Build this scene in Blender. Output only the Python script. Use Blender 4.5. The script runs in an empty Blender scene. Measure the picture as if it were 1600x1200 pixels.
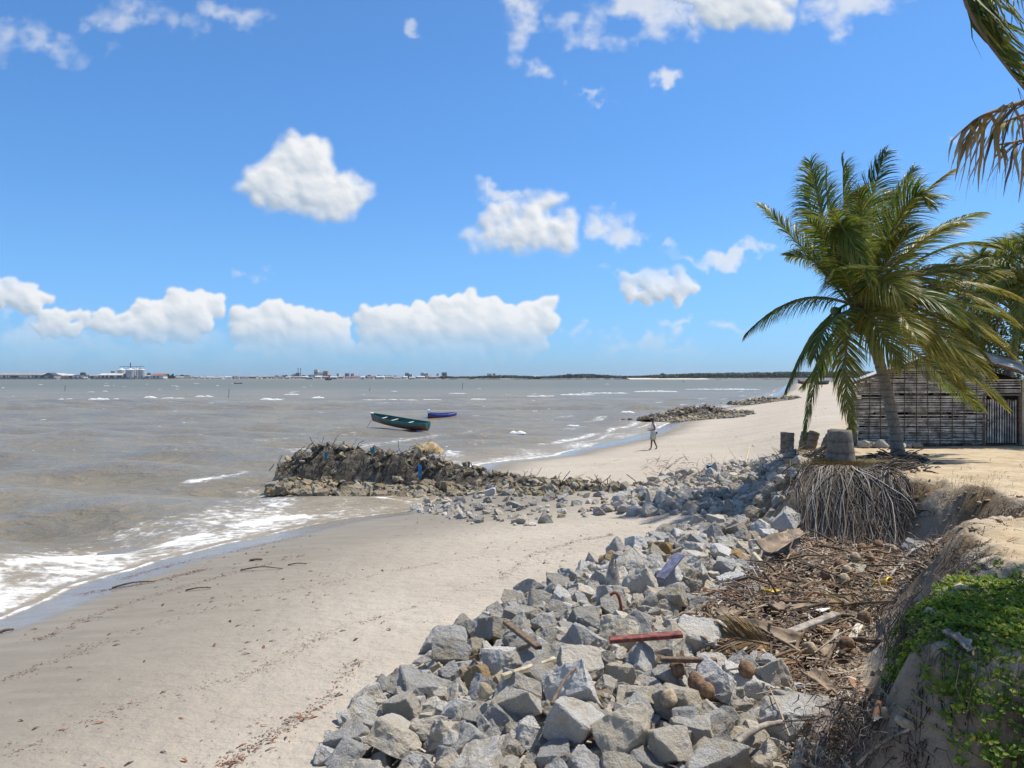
import bpy, bmesh, math, random
import numpy as np
from mathutils import Vector, Matrix, Quaternion, noise as mnoise
R = math.radians
rnd = random.Random(7)
C = bpy.data.collections.new("Scene_objects")
bpy.context.scene.collection.children.link(C)
H = 4.3          # eye height above the sea
F = 1232.0       # focal length in photo pixels
VH = 590.0       # horizon row
UC = 800.0
SUN_EL = R(62.0)
SUN_AZ = R(68.0)  # clockwise from +Y
SUNV = Vector((math.sin(SUN_AZ)*math.cos(SUN_EL), math.cos(SUN_AZ)*math.cos(SUN_EL), math.sin(SUN_EL)))

# ------------------------------------------------------------------ helpers
def P(u, v, d):
    """world point at photo pixel (u,v) and depth d"""
    return Vector(((u-UC)/F*d, d, H-(v-VH)/F*d))

class MB:
    def __init__(s): s.v=[]; s.f=[]; s.m=[]; s.sm=[]
    def add(s, vs, fs, mi=0, smooth=False):
        o=len(s.v); s.v.extend([tuple(p) for p in vs])
        for f in fs:
            s.f.append(tuple(i+o for i in f)); s.m.append(mi); s.sm.append(smooth)
    def box(s, c, size, mi=0, rot=None, jit=0.0):
        x,y,z=[q/2 for q in size]; c=Vector(c)
        vs=[Vector((sx*x,sy*y,sz*z)) for sz in(-1,1) for sy in(-1,1) for sx in(-1,1)]
        if jit: vs=[p+Vector((rnd.uniform(-jit,jit),rnd.uniform(-jit,jit),rnd.uniform(-jit,jit))) for p in vs]
        if rot is not None: vs=[rot@p for p in vs]
        s.add([p+c for p in vs],[(0,2,3,1),(4,5,7,6),(0,1,5,4),(2,6,7,3),(0,4,6,2),(1,3,7,5)],mi)
    def beam(s, a, b, w, h, mi=0, up=Vector((0,0,1))):
        a=Vector(a); b=Vector(b); t=(b-a); L=t.length; t.normalize()
        if abs(t.dot(up))>.98: up=Vector((0,1,0))
        x=t.cross(up).normalized(); y=x.cross(t).normalized()
        M=Matrix((x,t,y)).transposed()
        s.box((a+b)/2,(w,L,h),mi,M)
    def tube(s, pts, rad, n=7, mi=0, cap=True, smooth=True, jit=0.0):
        pts=[Vector(p) for p in pts]; k=len(pts)
        if not hasattr(rad,'__len__'): rad=[rad]*k
        vs=[]; ref=None
        for i,p in enumerate(pts):
            t=(pts[min(i+1,k-1)]-pts[max(i-1,0)]).normalized()
            if ref is None:
                ref=Vector((0,0,1)) if abs(t.z)<.9 else Vector((1,0,0))
            a=t.cross(ref)
            if a.length<1e-5: a=t.cross(Vector((0.3,1,0.2)))
            a.normalize(); b=t.cross(a).normalized(); ref=-b if False else ref
            for j in range(n):
                th=2*math.pi*j/n
                r=rad[i]*(1+ (rnd.uniform(-jit,jit) if jit else 0))
                vs.append(p+a*(math.cos(th)*r)+b*(math.sin(th)*r))
        fs=[]
        for i in range(k-1):
            for j in range(n):
                fs.append((i*n+j,i*n+(j+1)%n,(i+1)*n+(j+1)%n,(i+1)*n+j))
        s.add(vs,fs,mi,smooth)
        if cap:
            s.add(vs[:n],[tuple(range(n-1,-1,-1))],mi); s.add(vs[-n:],[tuple(range(n))],mi)
    def lathe(s, prof, c=(0,0,0), n=24, mi=0, smooth=True, ax=None):
        c=Vector(c); vs=[]
        for r,z in prof:
            for j in range(n):
                th=2*math.pi*j/n; p=Vector((r*math.cos(th),r*math.sin(th),z))
                if ax is not None: p=ax@p
                vs.append(p+c)
        fs=[]
        for i in range(len(prof)-1):
            for j in range(n): fs.append((i*n+j,i*n+(j+1)%n,(i+1)*n+(j+1)%n,(i+1)*n+j))
        s.add(vs,fs,mi,smooth)
    def mesh(s, name, mats):
        me=bpy.data.meshes.new(name); me.from_pydata(s.v,[],s.f)
        if not isinstance(mats,(list,tuple)): mats=[mats]
        for m in mats: me.materials.append(m)
        me.polygons.foreach_set('material_index',s.m); me.polygons.foreach_set('use_smooth',s.sm)
        me.update(); return me
    def build(s, name, mats, parent=None):
        return link(name, s.mesh(name,mats), parent)

def link(name, me, parent=None):
    o=bpy.data.objects.new(name,me); C.objects.link(o)
    if parent is not None:
        o.parent=parent
        o.matrix_parent_inverse=wmat(parent).inverted()
    return o
def wmat(o):
    m=Matrix.LocRotScale(o.location,o.rotation_euler,o.scale)
    if o.parent is not None: m=wmat(o.parent)@o.matrix_parent_inverse@m
    return m
def tag(o,label=None,cat=None,group=None,kind=None):
    if label: o['label']=label
    if cat: o['category']=cat
    if group: o['group']=group
    if kind: o['kind']=kind
    return o
def thing(name,label,cat,loc=(0,0,0),rz=0,group=None):
    o=bpy.data.objects.new(name,None); C.objects.link(o); o.location=loc; o.rotation_euler=(0,0,rz)
    o.empty_display_size=.2
    return tag(o,label,cat,group)
def kids(o): return [c for c in C.objects if c.parent==o]
def copy_tree(o,parent=None):
    c=o.copy(); C.objects.link(c); c.parent=parent
    for ch in kids(o): copy_tree(ch,c)
    return c
def bulk(name, V, Fc, mats, parent=None, smooth=False, mi=None):
    """numpy arrays V (n,3), Fc (m,k) -> one mesh object"""
    me=bpy.data.meshes.new(name)
    V=np.asarray(V,dtype=np.float32); Fc=np.asarray(Fc,dtype=np.int32); k=Fc.shape[1]
    me.vertices.add(len(V)); me.vertices.foreach_set('co',V.ravel())
    me.loops.add(Fc.size); me.loops.foreach_set('vertex_index',Fc.ravel())
    me.polygons.add(len(Fc)); me.polygons.foreach_set('loop_start',np.arange(len(Fc),dtype=np.int32)*k)
    if not isinstance(mats,(list,tuple)): mats=[mats]
    for m in mats: me.materials.append(m)
    me.polygons.foreach_set('use_smooth',np.full(len(Fc),smooth))
    if mi is not None: me.polygons.foreach_set('material_index',np.asarray(mi,dtype=np.int32))
    me.update(calc_edges=True); me.validate()
    return link(name,me,parent)
def attr(o,name,vals):
    a=o.data.attributes.new(name,'FLOAT','POINT'); a.data.foreach_set('value',np.asarray(vals,dtype=np.float32))

# ------------------------------------------------------------------ numpy noise
def _h(ix,iy,s):
    n=(ix*374761393+iy*668265263+s*1442695041)&0x7fffffff
    n=((n^(n>>13))*1274126177)&0x7fffffff
    n=(n^(n>>16))
    return (n&0xffff)/65535.0
def vnoise(x,y,s=0):
    x=np.asarray(x,dtype=np.float64); y=np.asarray(y,dtype=np.float64)
    ix=np.floor(x).astype(np.int64); iy=np.floor(y).astype(np.int64); fx=x-ix; fy=y-iy
    fx=fx*fx*fx*(fx*(fx*6-15)+10); fy=fy*fy*fy*(fy*(fy*6-15)+10)
    a=_h(ix,iy,s); b=_h(ix+1,iy,s); c=_h(ix,iy+1,s); d=_h(ix+1,iy+1,s)
    return (a+(b-a)*fx)*(1-fy)+(c+(d-c)*fx)*fy
def fbm(x,y,oct=4,s=0):
    t=0; a=.5; x=np.asarray(x,float); y=np.asarray(y,float)
    for i in range(oct):
        t=t+a*(vnoise(x,y,s+i)-.5)*2; c,sn=.8,.6
        x,y=(x*c-y*sn)*2.03+11.3,(x*sn+y*c)*2.03+7.7; a*=.5
    return t
def sstep(a,b,x):
    t=np.clip((x-a)/(b-a),0,1); return t*t*(3-2*t)
def pl_dist(pl,x,y):
    pl=np.asarray(pl,float); best=np.full(np.shape(x),1e18)
    for (ax,ay),(bx,by) in zip(pl[:-1],pl[1:]):
        dx,dy=bx-ax,by-ay; t=np.clip(((x-ax)*dx+(y-ay)*dy)/(dx*dx+dy*dy),0,1)
        best=np.minimum(best,(x-ax-t*dx)**2+(y-ay-t*dy)**2)
    return np.sqrt(best)
def inpoly(pl,x,y):
    ins=np.zeros(np.shape(x),bool); n=len(pl)
    for i in range(n):
        x1,y1=pl[i]; x2,y2=pl[(i+1)%n]
        if y1==y2: continue
        c=((y1>y)!=(y2>y))&(x<(x2-x1)*(y-y1)/(y2-y1)+x1); ins^=c
    return ins
def sdist(pl,closing,x,y):
    d=pl_dist(pl,x,y); return np.where(inpoly(list(pl)+list(closing),x,y),d,-d)

# ------------------------------------------------------------------ terrain
SHORE=[(-14,-60),(-11.2,0),(-10.3,6),(-9.3,13),(-9.0,15.5),(-8.2,18),(-7.3,20.4),(-6.2,22),(-5,24),(-3.3,25.6),(-2.6,28),(-2.6,34),
       (-1.6,39.2),(2.1,43.4),(6.9,53),(11,62),(16.5,80),(26,105),(41,132),(84,241),(170,480),(240,640),(420,760),(3000,1000)]
SHORE_C=[(3000,-60)]
BLUFF=[(14,1.5),(9,2.6),(5.4,4.3),(3.8,5.2),(3.15,6.0),(3.4,6.7),(4.1,7.5),(5.0,8.5),(5.75,9.9),(6.5,11.2),(7.4,12.2),(8.7,13.0),(9.2,13.9),(9.3,15.2),(8.9,16.4),
       (8.2,17.05),(7.4,17.3),(6.75,17.8),(6.75,18.8),(7.4,20.2),(8.0,22),(8.6,24),(9.6,26.5),(12,29.8),(14,33),(20,48),(34,80),(62,150),(150,400),(700,700)]
BLUFF_C=[(3000,700),(3000,1.5)]
RIP=[(-2.3,5.0),(-1.9,7.4),(-1.2,9.6),(-.3,12),(1.7,15.3),(4,18.6),(2.4,23.5),(3.3,26),(8.3,23.5),(7.4,20),(6.9,17.2),(7.3,15.5),(7.0,12.5),(4.5,9.2),(3.0,7.0),(3.2,5.5),(3.5,4.4)]
GROYNE=[(-9.6,32.6),(-7,32.8),(-4.5,31.8),(-1.8,30.6),(1.5,28.6),(4.2,26.8)]
GRO_X=np.array([-10.4,-9.8,-9,-7.5,-5.5,-4.2,-3.2,-1.8,0,1.6,3.0,4.4]); GRO_Z=np.array([0,.55,1.0,1.12,1.1,1.25,1.05,.7,.42,.28,.14,0])
def ground(x,y):
    x=np.asarray(x,float); y=np.asarray(y,float)
    wob=fbm(x*.35,y*.35,3,3)
    s=sdist(SHORE,SHORE_C,x,y)+wob*.35
    beach=np.where(s>0,.95*(1-np.exp(-np.maximum(s,0)*.083/.95)),np.maximum(s*.09,-2.5))
    r=sdist(RIP,[],x,y)
    beach=beach+.20*sstep(-.1,1.6,r)
    b=sdist(BLUFF,BLUFF_C,x,y)+fbm(x*1.1+5,y*1.1,3,9)*.20*np.clip(1.5-y/60,0.2,1)
    zp=np.interp(y,[3,6,8,12,15,18,23,29,60,150,500],[2.35,2.38,2.28,2.12,2.1,2.14,1.92,1.75,1.55,1.4,1.4])
    w=np.interp(y,[4,7,9,13,16,20,26,30,50,150],[1.3,.85,1.3,1.5,1.25,1.6,2.2,2.6,9,15])
    t=sstep(-w,.12,b)
    z=beach+(zp-beach)*t
    # far side dunes
    z=z+np.where(y>40,np.clip(b/30,0,1)*1.0,0)
    # root mound of the stump
    z=z+.06*fbm(x*.8,y*.8,4,21)*sstep(0,2,s)*(0.35+.65*sstep(-.5,.5,b))
    z=z+.10*fbm(x*2.2,y*2.2,4,33)*sstep(-1.2,-.1,b)*(1-sstep(.3,1.6,b))*(y<40)
    # rise the viewer stands on
    k=np.exp(-np.maximum(0,np.hypot(x*.6,y+1.0)-2.4)**2/1.1)
    z=z*(1-k)+2.62*k
    return z
_GX=np.arange(-16,30.01,.1); _GY=np.arange(2,52.01,.1)
_GG=ground(*np.meshgrid(_GX,_GY))
def fastg(x,y):
    """bilinear look-up of the near ground"""
    fx=np.clip((x+16)/.1,0,len(_GX)-1.001); fy=np.clip((y-2)/.1,0,len(_GY)-1.001); i=fx.astype(int); j=fy.astype(int); fx=fx-i; fy=fy-j
    return (_GG[j,i]*(1-fx)+_GG[j,i+1]*fx)*(1-fy)+(_GG[j+1,i]*(1-fx)+_GG[j+1,i+1]*fx)*fy
def gz(x,y):
    if -16<x<29.9 and 2<y<51.9:
        fx=(x+16)/.1; fy=(y-2)/.1; i=int(fx); j=int(fy); fx-=i; fy-=j
        return float((_GG[j,i]*(1-fx)+_GG[j,i+1]*fx)*(1-fy)+(_GG[j+1,i]*(1-fx)+_GG[j+1,i+1]*fx)*fy)
    return float(ground(np.array([x]),np.array([y]))[0])
_D=np.concatenate([np.geomspace(3.6,51.8,1500),np.geomspace(52,900,500)])
def hit(u,v,off=0.0):
    """first point of the ground (or sea) along the sight line of a photo pixel"""
    X=(u-UC)/F*_D; Z=H-(v-VH)/F*_D
    def first(X,D,Z,g):
        k=np.nonzero(Z<g)[0]
        if len(k)==0: return None
        i=k[0]
        if i==0: return D[0]
        a=Z[i-1]-g[i-1]; b=g[i]-Z[i]; return D[i-1]+(D[i]-D[i-1])*a/(a+b)
    ok=(np.arange(2000)<1500)&(X>-16)&(X<29.9); n=int(np.argmin(ok)) if not ok.all() else 2000
    d=first(X[:n],_D[:n],Z[:n],np.maximum(fastg(X[:n],_D[:n]),0.)+off) if n else None
    if d is None:
        d=first(X[n:],_D[n:],Z[n:],np.maximum(ground(X[n:],_D[n:]),0.)+off)
    return P(u,v,_D[-1] if d is None else d)

# ------------------------------------------------------------------ materials
def newmat(name):
    m=bpy.data.materials.new(name); m.use_nodes=True; nt=m.node_tree; nt.nodes.clear()
    out=nt.nodes.new('ShaderNodeOutputMaterial'); return m,nt,out
class N:
    """tiny node helper"""
    def __init__(s,nt): s.nt=nt
    def __call__(s,t,ins=None,**kw):
        n=s.nt.nodes.new(t)
        for k,v in kw.items(): setattr(n,k,v)
        if ins:
            for k,v in ins.items():
                if hasattr(v,'is_output') or isinstance(v,bpy.types.NodeSocket): s.nt.links.new(v,n.inputs[k])
                else: n.inputs[k].default_value=v
        return n
    def math(s,op,a,b=None,c=None,clamp=False):
        i={0:a}
        if b is not None: i[1]=b
        if c is not None: i[2]=c
        n=s('ShaderNodeMath',i,operation=op); n.use_clamp=clamp; return n.outputs[0]
    def mix(s,f,a,b,bt='MIX'):
        n=s('ShaderNodeMix',data_type='RGBA',blend_type=bt)
        for k,v in ((0,f),(6,a),(7,b)):
            if isinstance(v,bpy.types.NodeSocket): s.nt.links.new(v,n.inputs[k])
            else: n.inputs[k].default_value=v if k==0 else (v if len(v)==4 else (*v,1))
        return n.outputs[2]
    def ramp(s,f,stops,interp='LINEAR'):
        n=s('ShaderNodeValToRGB',{0:f}); cr=n.color_ramp; cr.interpolation=interp
        while len(cr.elements)<len(stops): cr.elements.new(.5)
        for e,(p,c) in zip(cr.elements,stops): e.position=p; e.color=(*c,1) if len(c)==3 else c
        return n.outputs[0]
    def noise(s,vec,scale,detail=4,rough=.55,dist=0):
        return s('ShaderNodeTexNoise',{'Vector':vec,'Scale':scale,'Detail':detail,'Roughness':rough,'Distortion':dist}).outputs['Fac']
    def maprange(s,v,a,b,c=0.,d=1.,smooth=True):
        n=s('ShaderNodeMapRange',{0:v,1:a,2:b,3:c,4:d},interpolation_type='SMOOTHSTEP' if smooth else 'LINEAR'); return n.outputs[0]
    def pos(s): return s('ShaderNodeNewGeometry').outputs['Position']
    def obj(s): return s('ShaderNodeTexCoord').outputs['Object']
    def attr(s,nm): return s('ShaderNodeAttribute',attribute_name=nm).outputs['Fac']
    def rand(s): return s('ShaderNodeObjectInfo').outputs['Random']
    def isl(s): return s('ShaderNodeNewGeometry').outputs['Random Per Island']
    def bump(s,h,strength=.5,dist=.02,normal=None):
        i={'Height':h,'Strength':strength,'Distance':dist}
        if normal is not None: i['Normal']=normal
        return s('ShaderNodeBump',i).outputs[0]
    def scale(s,vec,sc):
        return s('ShaderNodeMapping',{'Vector':vec,'Scale':sc}).outputs[0]
    def pbr(s,col,rough=.8,normal=None,**kw):
        i={'Base Color':col if isinstance(col,bpy.types.NodeSocket) else (*col,1) if len(col)==3 else col,'Roughness':rough}
        if normal is not None: i['Normal']=normal
        i.update(kw)
        return s('ShaderNodeBsdfPrincipled',i).outputs[0]
def simple(name,col,rough=.8,var=.25,scale=6.,bump=.3,bd=.01,space='obj',metal=0.,col2=None,isl=0.):
    m,nt,out=newmat(name); n=N(nt); co=n.obj() if space=='obj' else n.pos()
    a=n.noise(co,scale,5,.6)
    c2=col2 if col2 else tuple(c*(1-var) for c in col)
    c=n.mix(n.maprange(a,.32,.68),c2,tuple(min(1,x*(1+var*.5)) for x in col))
    if isl:
        hv=n('ShaderNodeHueSaturation',{'Color':c,'Value':n.maprange(n.isl(),0,1,1-isl,1+isl,False)}); c=hv.outputs[0]
    nb=n.bump(n.noise(co,scale*4,6,.6),bump,bd) if bump else None
    nt.links.new(n.pbr(c,rough,nb,Metallic=metal),out.inputs[0]); return m

def mat_sand():
    m,nt,out=newmat('sand'); n=N(nt); p=n.pos()
    wet=n.attr('wet'); pla=n.attr('plateau'); lit=n.attr('litter'); shade=n.attr('soil')  # shade holds the mask of the bank's own brown soil
    big=n.noise(n.scale(p,(.25,.5,1)),1.,4,.55)
    fine=n.noise(p,28,5,.7); mid=n.noise(n.scale(p,(.5,2.2,1)),1.6,5,.6,.4)
    dry=n.mix(n.maprange(big,.3,.7),(.40,.345,.275),(.47,.415,.337))
    dry=n.mix(n.maprange(mid,.42,.7,0,.45),dry,(.40,.355,.30)); st=n.noise(n('ShaderNodeMapping',{'Vector':p,'Rotation':(0,0,R(-32)),'Scale':(.35,3.2,1)}).outputs[0],1.4,5,.6,.6); dry=n.mix(n.maprange(st,.50,.72,0,.38),dry,(.37,.325,.27))
    dry=n.mix(n.maprange(fine,.35,.75,0,.30),dry,(.40,.35,.28))
    # dark hairlines of fine wrack left by earlier tides
    yel=n.mix(n.maprange(n.noise(p,1.3,6,.65),.35,.65),(.42,.32,.195),(.53,.43,.29))
    yel=n.mix(n.maprange(n.noise(p,9,6,.75),.52,.72,0,.65),yel,(.24,.18,.11))
    c=n.mix(pla,dry,yel)
    damp=n.mix(n.maprange(mid,.3,.7),(.205,.182,.147),(.242,.216,.176))
    c=n.mix(n.maprange(wet,.02,.52),c,damp)
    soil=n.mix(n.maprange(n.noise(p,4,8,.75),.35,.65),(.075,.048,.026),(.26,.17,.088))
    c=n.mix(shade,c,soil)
    lc=n.mix(n.maprange(n.noise(p,14,6,.75),.35,.68),(.045,.030,.020),(.26,.175,.11))
    c=n.mix(n.math('MULTIPLY',lit,n.maprange(n.noise(p,2.2,5,.6),.2,.55)),c,lc)
    rough=n.maprange(wet,.45,.95,.95,.16)
    b=n.bump(n.noise(p,60,4,.7),.5,.004); b=n.bump(n.noise(p,11,7,.75),n.math('MULTIPLY',shade,.9),.06,b)
    b=n.bump(n.noise(n.scale(p,(1,1.6,1)),3.0,6,.62),n.maprange(wet,.2,.6,.95,.08),.11,b)
    nt.links.new(n.pbr(c,rough,b,**{'Specular IOR Level':n.maprange(wet,.2,.9,.2,.42)}),out.inputs[0]); return m
def mat_sea():
    m,nt,out=newmat('sea_water'); n=N(nt); p=n.pos()
    fo=n.attr('foam'); sh=n.attr('shallow')
    q=n.scale(p,(.55,1.,1.))
    w1=n.noise(q,.55,3,.5,.3); w2=n.noise(q,2.1,4,.6,.4); w3=n.noise(q,9,3,.6)
    hgt=n.math('ADD',n.math('ADD',n.math('MULTIPLY',w1,1.0),n.math('MULTIPLY',w2,.36)),n.math('MULTIPLY',w3,.045))
    b=n.bump(hgt,.85,.55)
    big=n.noise(n.scale(p,(.02,.05,1)),1.,4,.55)
    c=n.mix(n.maprange(big,.3,.7),(.185,.160,.115),(.240,.208,.150))
    c=n.mix(n.maprange(w2,.5,.72,0,.45),c,(.33,.26,.155))
    c=n.mix(n.maprange(sh,.0,1.,0,.6),c,(.36,.30,.22))
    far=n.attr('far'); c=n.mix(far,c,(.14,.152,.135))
    # lacy foam
    warp=n('ShaderNodeTexNoise',{'Vector':p,'Scale':.9,'Detail':4.}).outputs['Color']
    pv=n('ShaderNodeVectorMath',{0:p,1:n('ShaderNodeVectorMath',{0:warp,3:.9},operation='SCALE').outputs[0]},operation='ADD').outputs[0]
    vo=n('ShaderNodeTexVoronoi',{'Vector':n.scale(pv,(1,1.15,1)),'Scale':2.3,'Detail':3.,'Roughness':.65},feature='DISTANCE_TO_EDGE').outputs['Distance']
    lace=n.math('SUBTRACT',1.0,n.maprange(vo,.0,.22,0,1,False))
    fn=n.noise(n.scale(p,(.7,1,1)),3.5,7,.7)
    f=n.math('ADD',n.math('MULTIPLY',lace,.62),n.math('MULTIPLY',n.math('SUBTRACT',fn,.5),1.5))
    f=n.math('ADD',f,n.math('MULTIPLY_ADD',fo,1.45,-1.22))
    fm=n.maprange(f,.0,.62)
    dif=n.pbr(c,1.,b,**{'Specular IOR Level':0.})
    gl=n('ShaderNodeBsdfAnisotropic',{'Color':(.82,.84,.82,1),'Roughness':n.maprange(far,0,1,.12,.3,False),'Normal':b}).outputs[0]
    fr=n.math('MINIMUM',n('ShaderNodeFresnel',{0:1.33,1:b}).outputs[0],n.maprange(far,0,1,.42,.17,False))
    wat=n('ShaderNodeMixShader',{0:fr,1:dif,2:gl}).outputs[0]
    foam=n.pbr(n.mix(n.maprange(fn,.35,.6),(.56,.55,.51),(.80,.79,.76)),.75,n.bump(fn,.6,.08))
    mx=n('ShaderNodeMixShader',{0:fm,1:wat,2:foam})
    nt.links.new(mx.outputs[0],out.inputs[0]); return m
def mat_rock(name,base,dark,tan,use_isl=False):
    m,nt,out=newmat(name); n=N(nt)
    co=n.obj() if not use_isl else n.pos()
    r=n.isl() if use_isl else n.rand()
    off=n('ShaderNodeVectorMath',{0:co,1:n('ShaderNodeCombineXYZ',{0:n.math('MULTIPLY',r,37.),1:n.math('MULTIPLY',r,91.),2:r}).outputs[0]},operation='ADD').outputs[0]
    sp=n.noise(off,85,3,.75); sp2=n.noise(off,38,4,.7); big=n.noise(off,2.6,5,.6,.3)
    c=n.mix(n.maprange(sp2,.38,.62),dark,base)
    c=n.mix(n.maprange(sp,.54,.68,0,.7),c,tuple(x*.38 for x in dark))
    c=n.mix(n.maprange(sp,.34,.46,.75,0),c,tuple(min(.75,x*1.6) for x in base))
    c=n.mix(n.maprange(n.math('ADD',big,n.math('MULTIPLY',n.math('FRACT',n.math('MULTIPLY',r,3.77)),.28)),.50,.78,0,.8),c,tan)
    c=n.mix(n.maprange(n.noise(off,5.5,5,.7),.60,.78,0,.7),c,tuple(x*.5 for x in tan))
    rr=n.math('FRACT',n.math('MULTIPLY',r,7.31))
    hv=n('ShaderNodeHueSaturation',{'Color':c,'Value':n.maprange(rr,0,1,.62,1.22,False),'Saturation':n.maprange(r,0,1,.75,1.35,False)})
    nb=n.bump(n.noise(off,11,9,.72),.95,.07)
    nt.links.new(n.pbr(hv.outputs[0],.85,nb),out.inputs[0]); return m
def mat_leaf(name,stops,trans=.35,rough=.45,grad=True):
    """leaf: colour varies from leaf to leaf, light passes through"""
    m,nt,out=newmat(name); n=N(nt)
    c=n.ramp(n.isl(),stops)
    if grad:
        t=n.attr('tip'); c=n.mix(n.maprange(t,.55,1.,0,.55),c,stops[-1][1])
    c=n.mix(n.maprange(n.noise(n.pos(),7,3,.6),.4,.7,0,.35),c,tuple(x*.55 for x in stops[0][1]))
    d=n.pbr(c,rough,None,**{'Specular IOR Level':.45})
    tr=n('ShaderNodeBsdfTranslucent',{0:n.mix(.35,c,(.30,.34,.03))}).outputs[0]
    mx=n('ShaderNodeMixShader',{0:trans,1:d,2:tr}); nt.links.new(mx.outputs[0],out.inputs[0]); return m
def mat_litter(name,stops,rough=.85):
    m,nt,out=newmat(name); n=N(nt)
    c=n.ramp(n.isl(),stops,'LINEAR')
    c=n.mix(n.maprange(n.noise(n.pos(),40,3,.6),.4,.7,0,.5),c,(.05,.035,.025))
    nt.links.new(n.pbr(c,rough),out.inputs[0]); return m
def mat_trunk(name,a,b,ring=9.):
    m,nt,out=newmat(name); n=N(nt); p=n.pos()
    wv=n('ShaderNodeTexWave',{'Vector':p,'Scale':ring/6.28*1.0,'Distortion':1.6,'Detail':3.,'Detail Scale':2.},wave_type='BANDS',bands_direction='Z').outputs['Fac']
    nz=n.noise(p,9,6,.7)
    c=n.mix(n.maprange(nz,.3,.7),a,b); c=n.mix(n.maprange(wv,.0,.22,.55,0),c,tuple(x*.5 for x in a))
    c=n.mix(n.maprange(n.noise(p,4,4,.6),.60,.74,0,.5),c,(.40,.38,.34))
    nb=n.bump(wv,.35,.015,n.bump(nz,.7,.03))
    nt.links.new(n.pbr(c,.9,nb),out.inputs[0]); return m
M={}
M['sand']=mat_sand(); M['sea']=mat_sea()
M['rock']=mat_rock('granite',(.62,.60,.56),(.44,.43,.405),(.46,.40,.30))
M['rock_tan']=mat_rock('tan_stone',(.42,.32,.19),(.30,.22,.13),(.36,.25,.13))
M['rock_isl']=mat_rock('granite_small',(.57,.55,.51),(.37,.355,.33),(.44,.37,.27),True)
M['rubble']=mat_rock('rubble_stone',(.36,.32,.25),(.20,.175,.13),(.30,.235,.14),True)
M['frond']=mat_leaf('palm_leaf',[(0,(.024,.060,.012)),(.45,(.085,.15,.020)),(.8,(.20,.225,.030)),(1,(.36,.28,.04))],.42)
M['frond_y']=mat_leaf('yellowing_palm_leaf',[(0,(.08,.11,.016)),(.45,(.21,.21,.028)),(.8,(.40,.31,.04)),(1,(.52,.34,.055))],.34)
M['frond_dead']=mat_leaf('dead_palm_leaf',[(0,(.07,.045,.03)),(.3,(.19,.125,.075)),(.65,(.40,.215,.05)),(1,(.42,.36,.29))],.3,.8)
M['rachis']=simple('palm_rib',(.20,.17,.05),.6,.3,5,.2)
M['rachis_d']=simple('dry_palm_rib',(.22,.13,.07),.8,.3,5,.2)
M['trunk']=mat_trunk('palm_bark',(.19,.16,.125),(.30,.265,.215))
M['bark_d']=mat_trunk('dark_palm_bark',(.15,.115,.085),(.25,.20,.15))
M['litter']=mat_litter('dry_litter',[(0,(.045,.028,.018)),(.3,(.13,.085,.05)),(.55,(.25,.165,.10)),(.75,(.36,.28,.185)),(.9,(.50,.44,.36)),(.96,(.36,.24,.14)),(1,(.36,.13,.05))])
M['wrack']=mat_litter('wrack_bits',[(0,(.03,.022,.016)),(.45,(.09,.055,.03)),(.7,(.25,.085,.035)),(1,(.33,.12,.05))])
M['roots']=mat_litter('root_fibre',[(0,(.05,.034,.022)),(.4,(.15,.112,.08)),(.78,(.30,.25,.20)),(1,(.50,.46,.40))])
M['twigdark']=mat_litter('dark_twigs',[(0,(.018,.014,.011)),(.6,(.05,.04,.03)),(.9,(.14,.11,.08)),(1,(.26,.22,.17))])
M['grass']=mat_litter('dry_grass',[(0,(.15,.115,.04)),(.5,(.30,.225,.085)),(1,(.44,.34,.16))])
M['vine']=mat_leaf('vine_leaf',[(0,(.06,.14,.014)),(.45,(.15,.27,.022)),(.8,(.27,.36,.032)),(1,(.40,.35,.05))],.42,.6,False)
M['vinestem']=simple('vine_stem',(.20,.20,.055),.6,.3,8,.1)
M['wood_grey']=simple('weathered_wood',(.33,.29,.245),.9,.5,9,.6,.01)
M['wood_brown']=simple('brown_wood',(.17,.115,.075),.9,.5,9,.6,.01)
M['wood_pale']=simple('pale_wood',(.50,.42,.28),.8,.3,9,.4,.01)
M['slat']=simple('bleached_slat',(.47,.42,.355),.85,.6,3.,.5,.01,'pos',isl=.35)
M['mud']=simple('daub',(.29,.225,.15),.95,.75,2.4,1.,.06,'pos')
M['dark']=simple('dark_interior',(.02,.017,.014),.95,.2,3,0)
M['sheet']=simple('roof_sheet',(.52,.51,.49),.55,.35,1.4,.2,.01,'pos')
M['plaster']=simple('plaster',(.46,.41,.30),.9,.3,2,.3,.01,'pos')
M['coco']=simple('coconut_husk',(.24,.145,.08),.9,.6,7,.9,.02)
M['coco_pale']=simple('dry_coconut_husk',(.42,.335,.22),.9,.5,9,.9,.02)
M['coco_green']=simple('young_coconut',(.12,.15,.035),.5,.3,7,.2,.01)
M['red']=simple('red_paint',(.235,.068,.05),.8,.65,12,.3,.004)
M['bluep']=simple('faded_blue_paint',(.17,.175,.26),.7,.5,9,.3,.004)
M['blue']=simple('blue_plastic',(.03,.17,.42),.5,.3,9,.2)
M['yellow']=simple('yellow_plastic',(.75,.50,.02),.4,.1,6,.05)
M['white']=simple('white_plastic',(.78,.78,.77),.5,.1,6,.1)
M['foamblock']=simple('cream_foam',(.66,.60,.48),.8,.2,6,.3)
M['rust']=simple('rust',(.20,.06,.03),.9,.4,12,.4)
M['net']=simple('turquoise_net',(.03,.20,.26),.8,.4,12,.2)
def grid_faces(nr,nc):
    i=np.arange(nr-1)[:,None]*nc+np.arange(nc-1)[None,:]; i=i.ravel()
    return np.stack([i,i+1,i+nc+1,i+nc],1)
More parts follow.
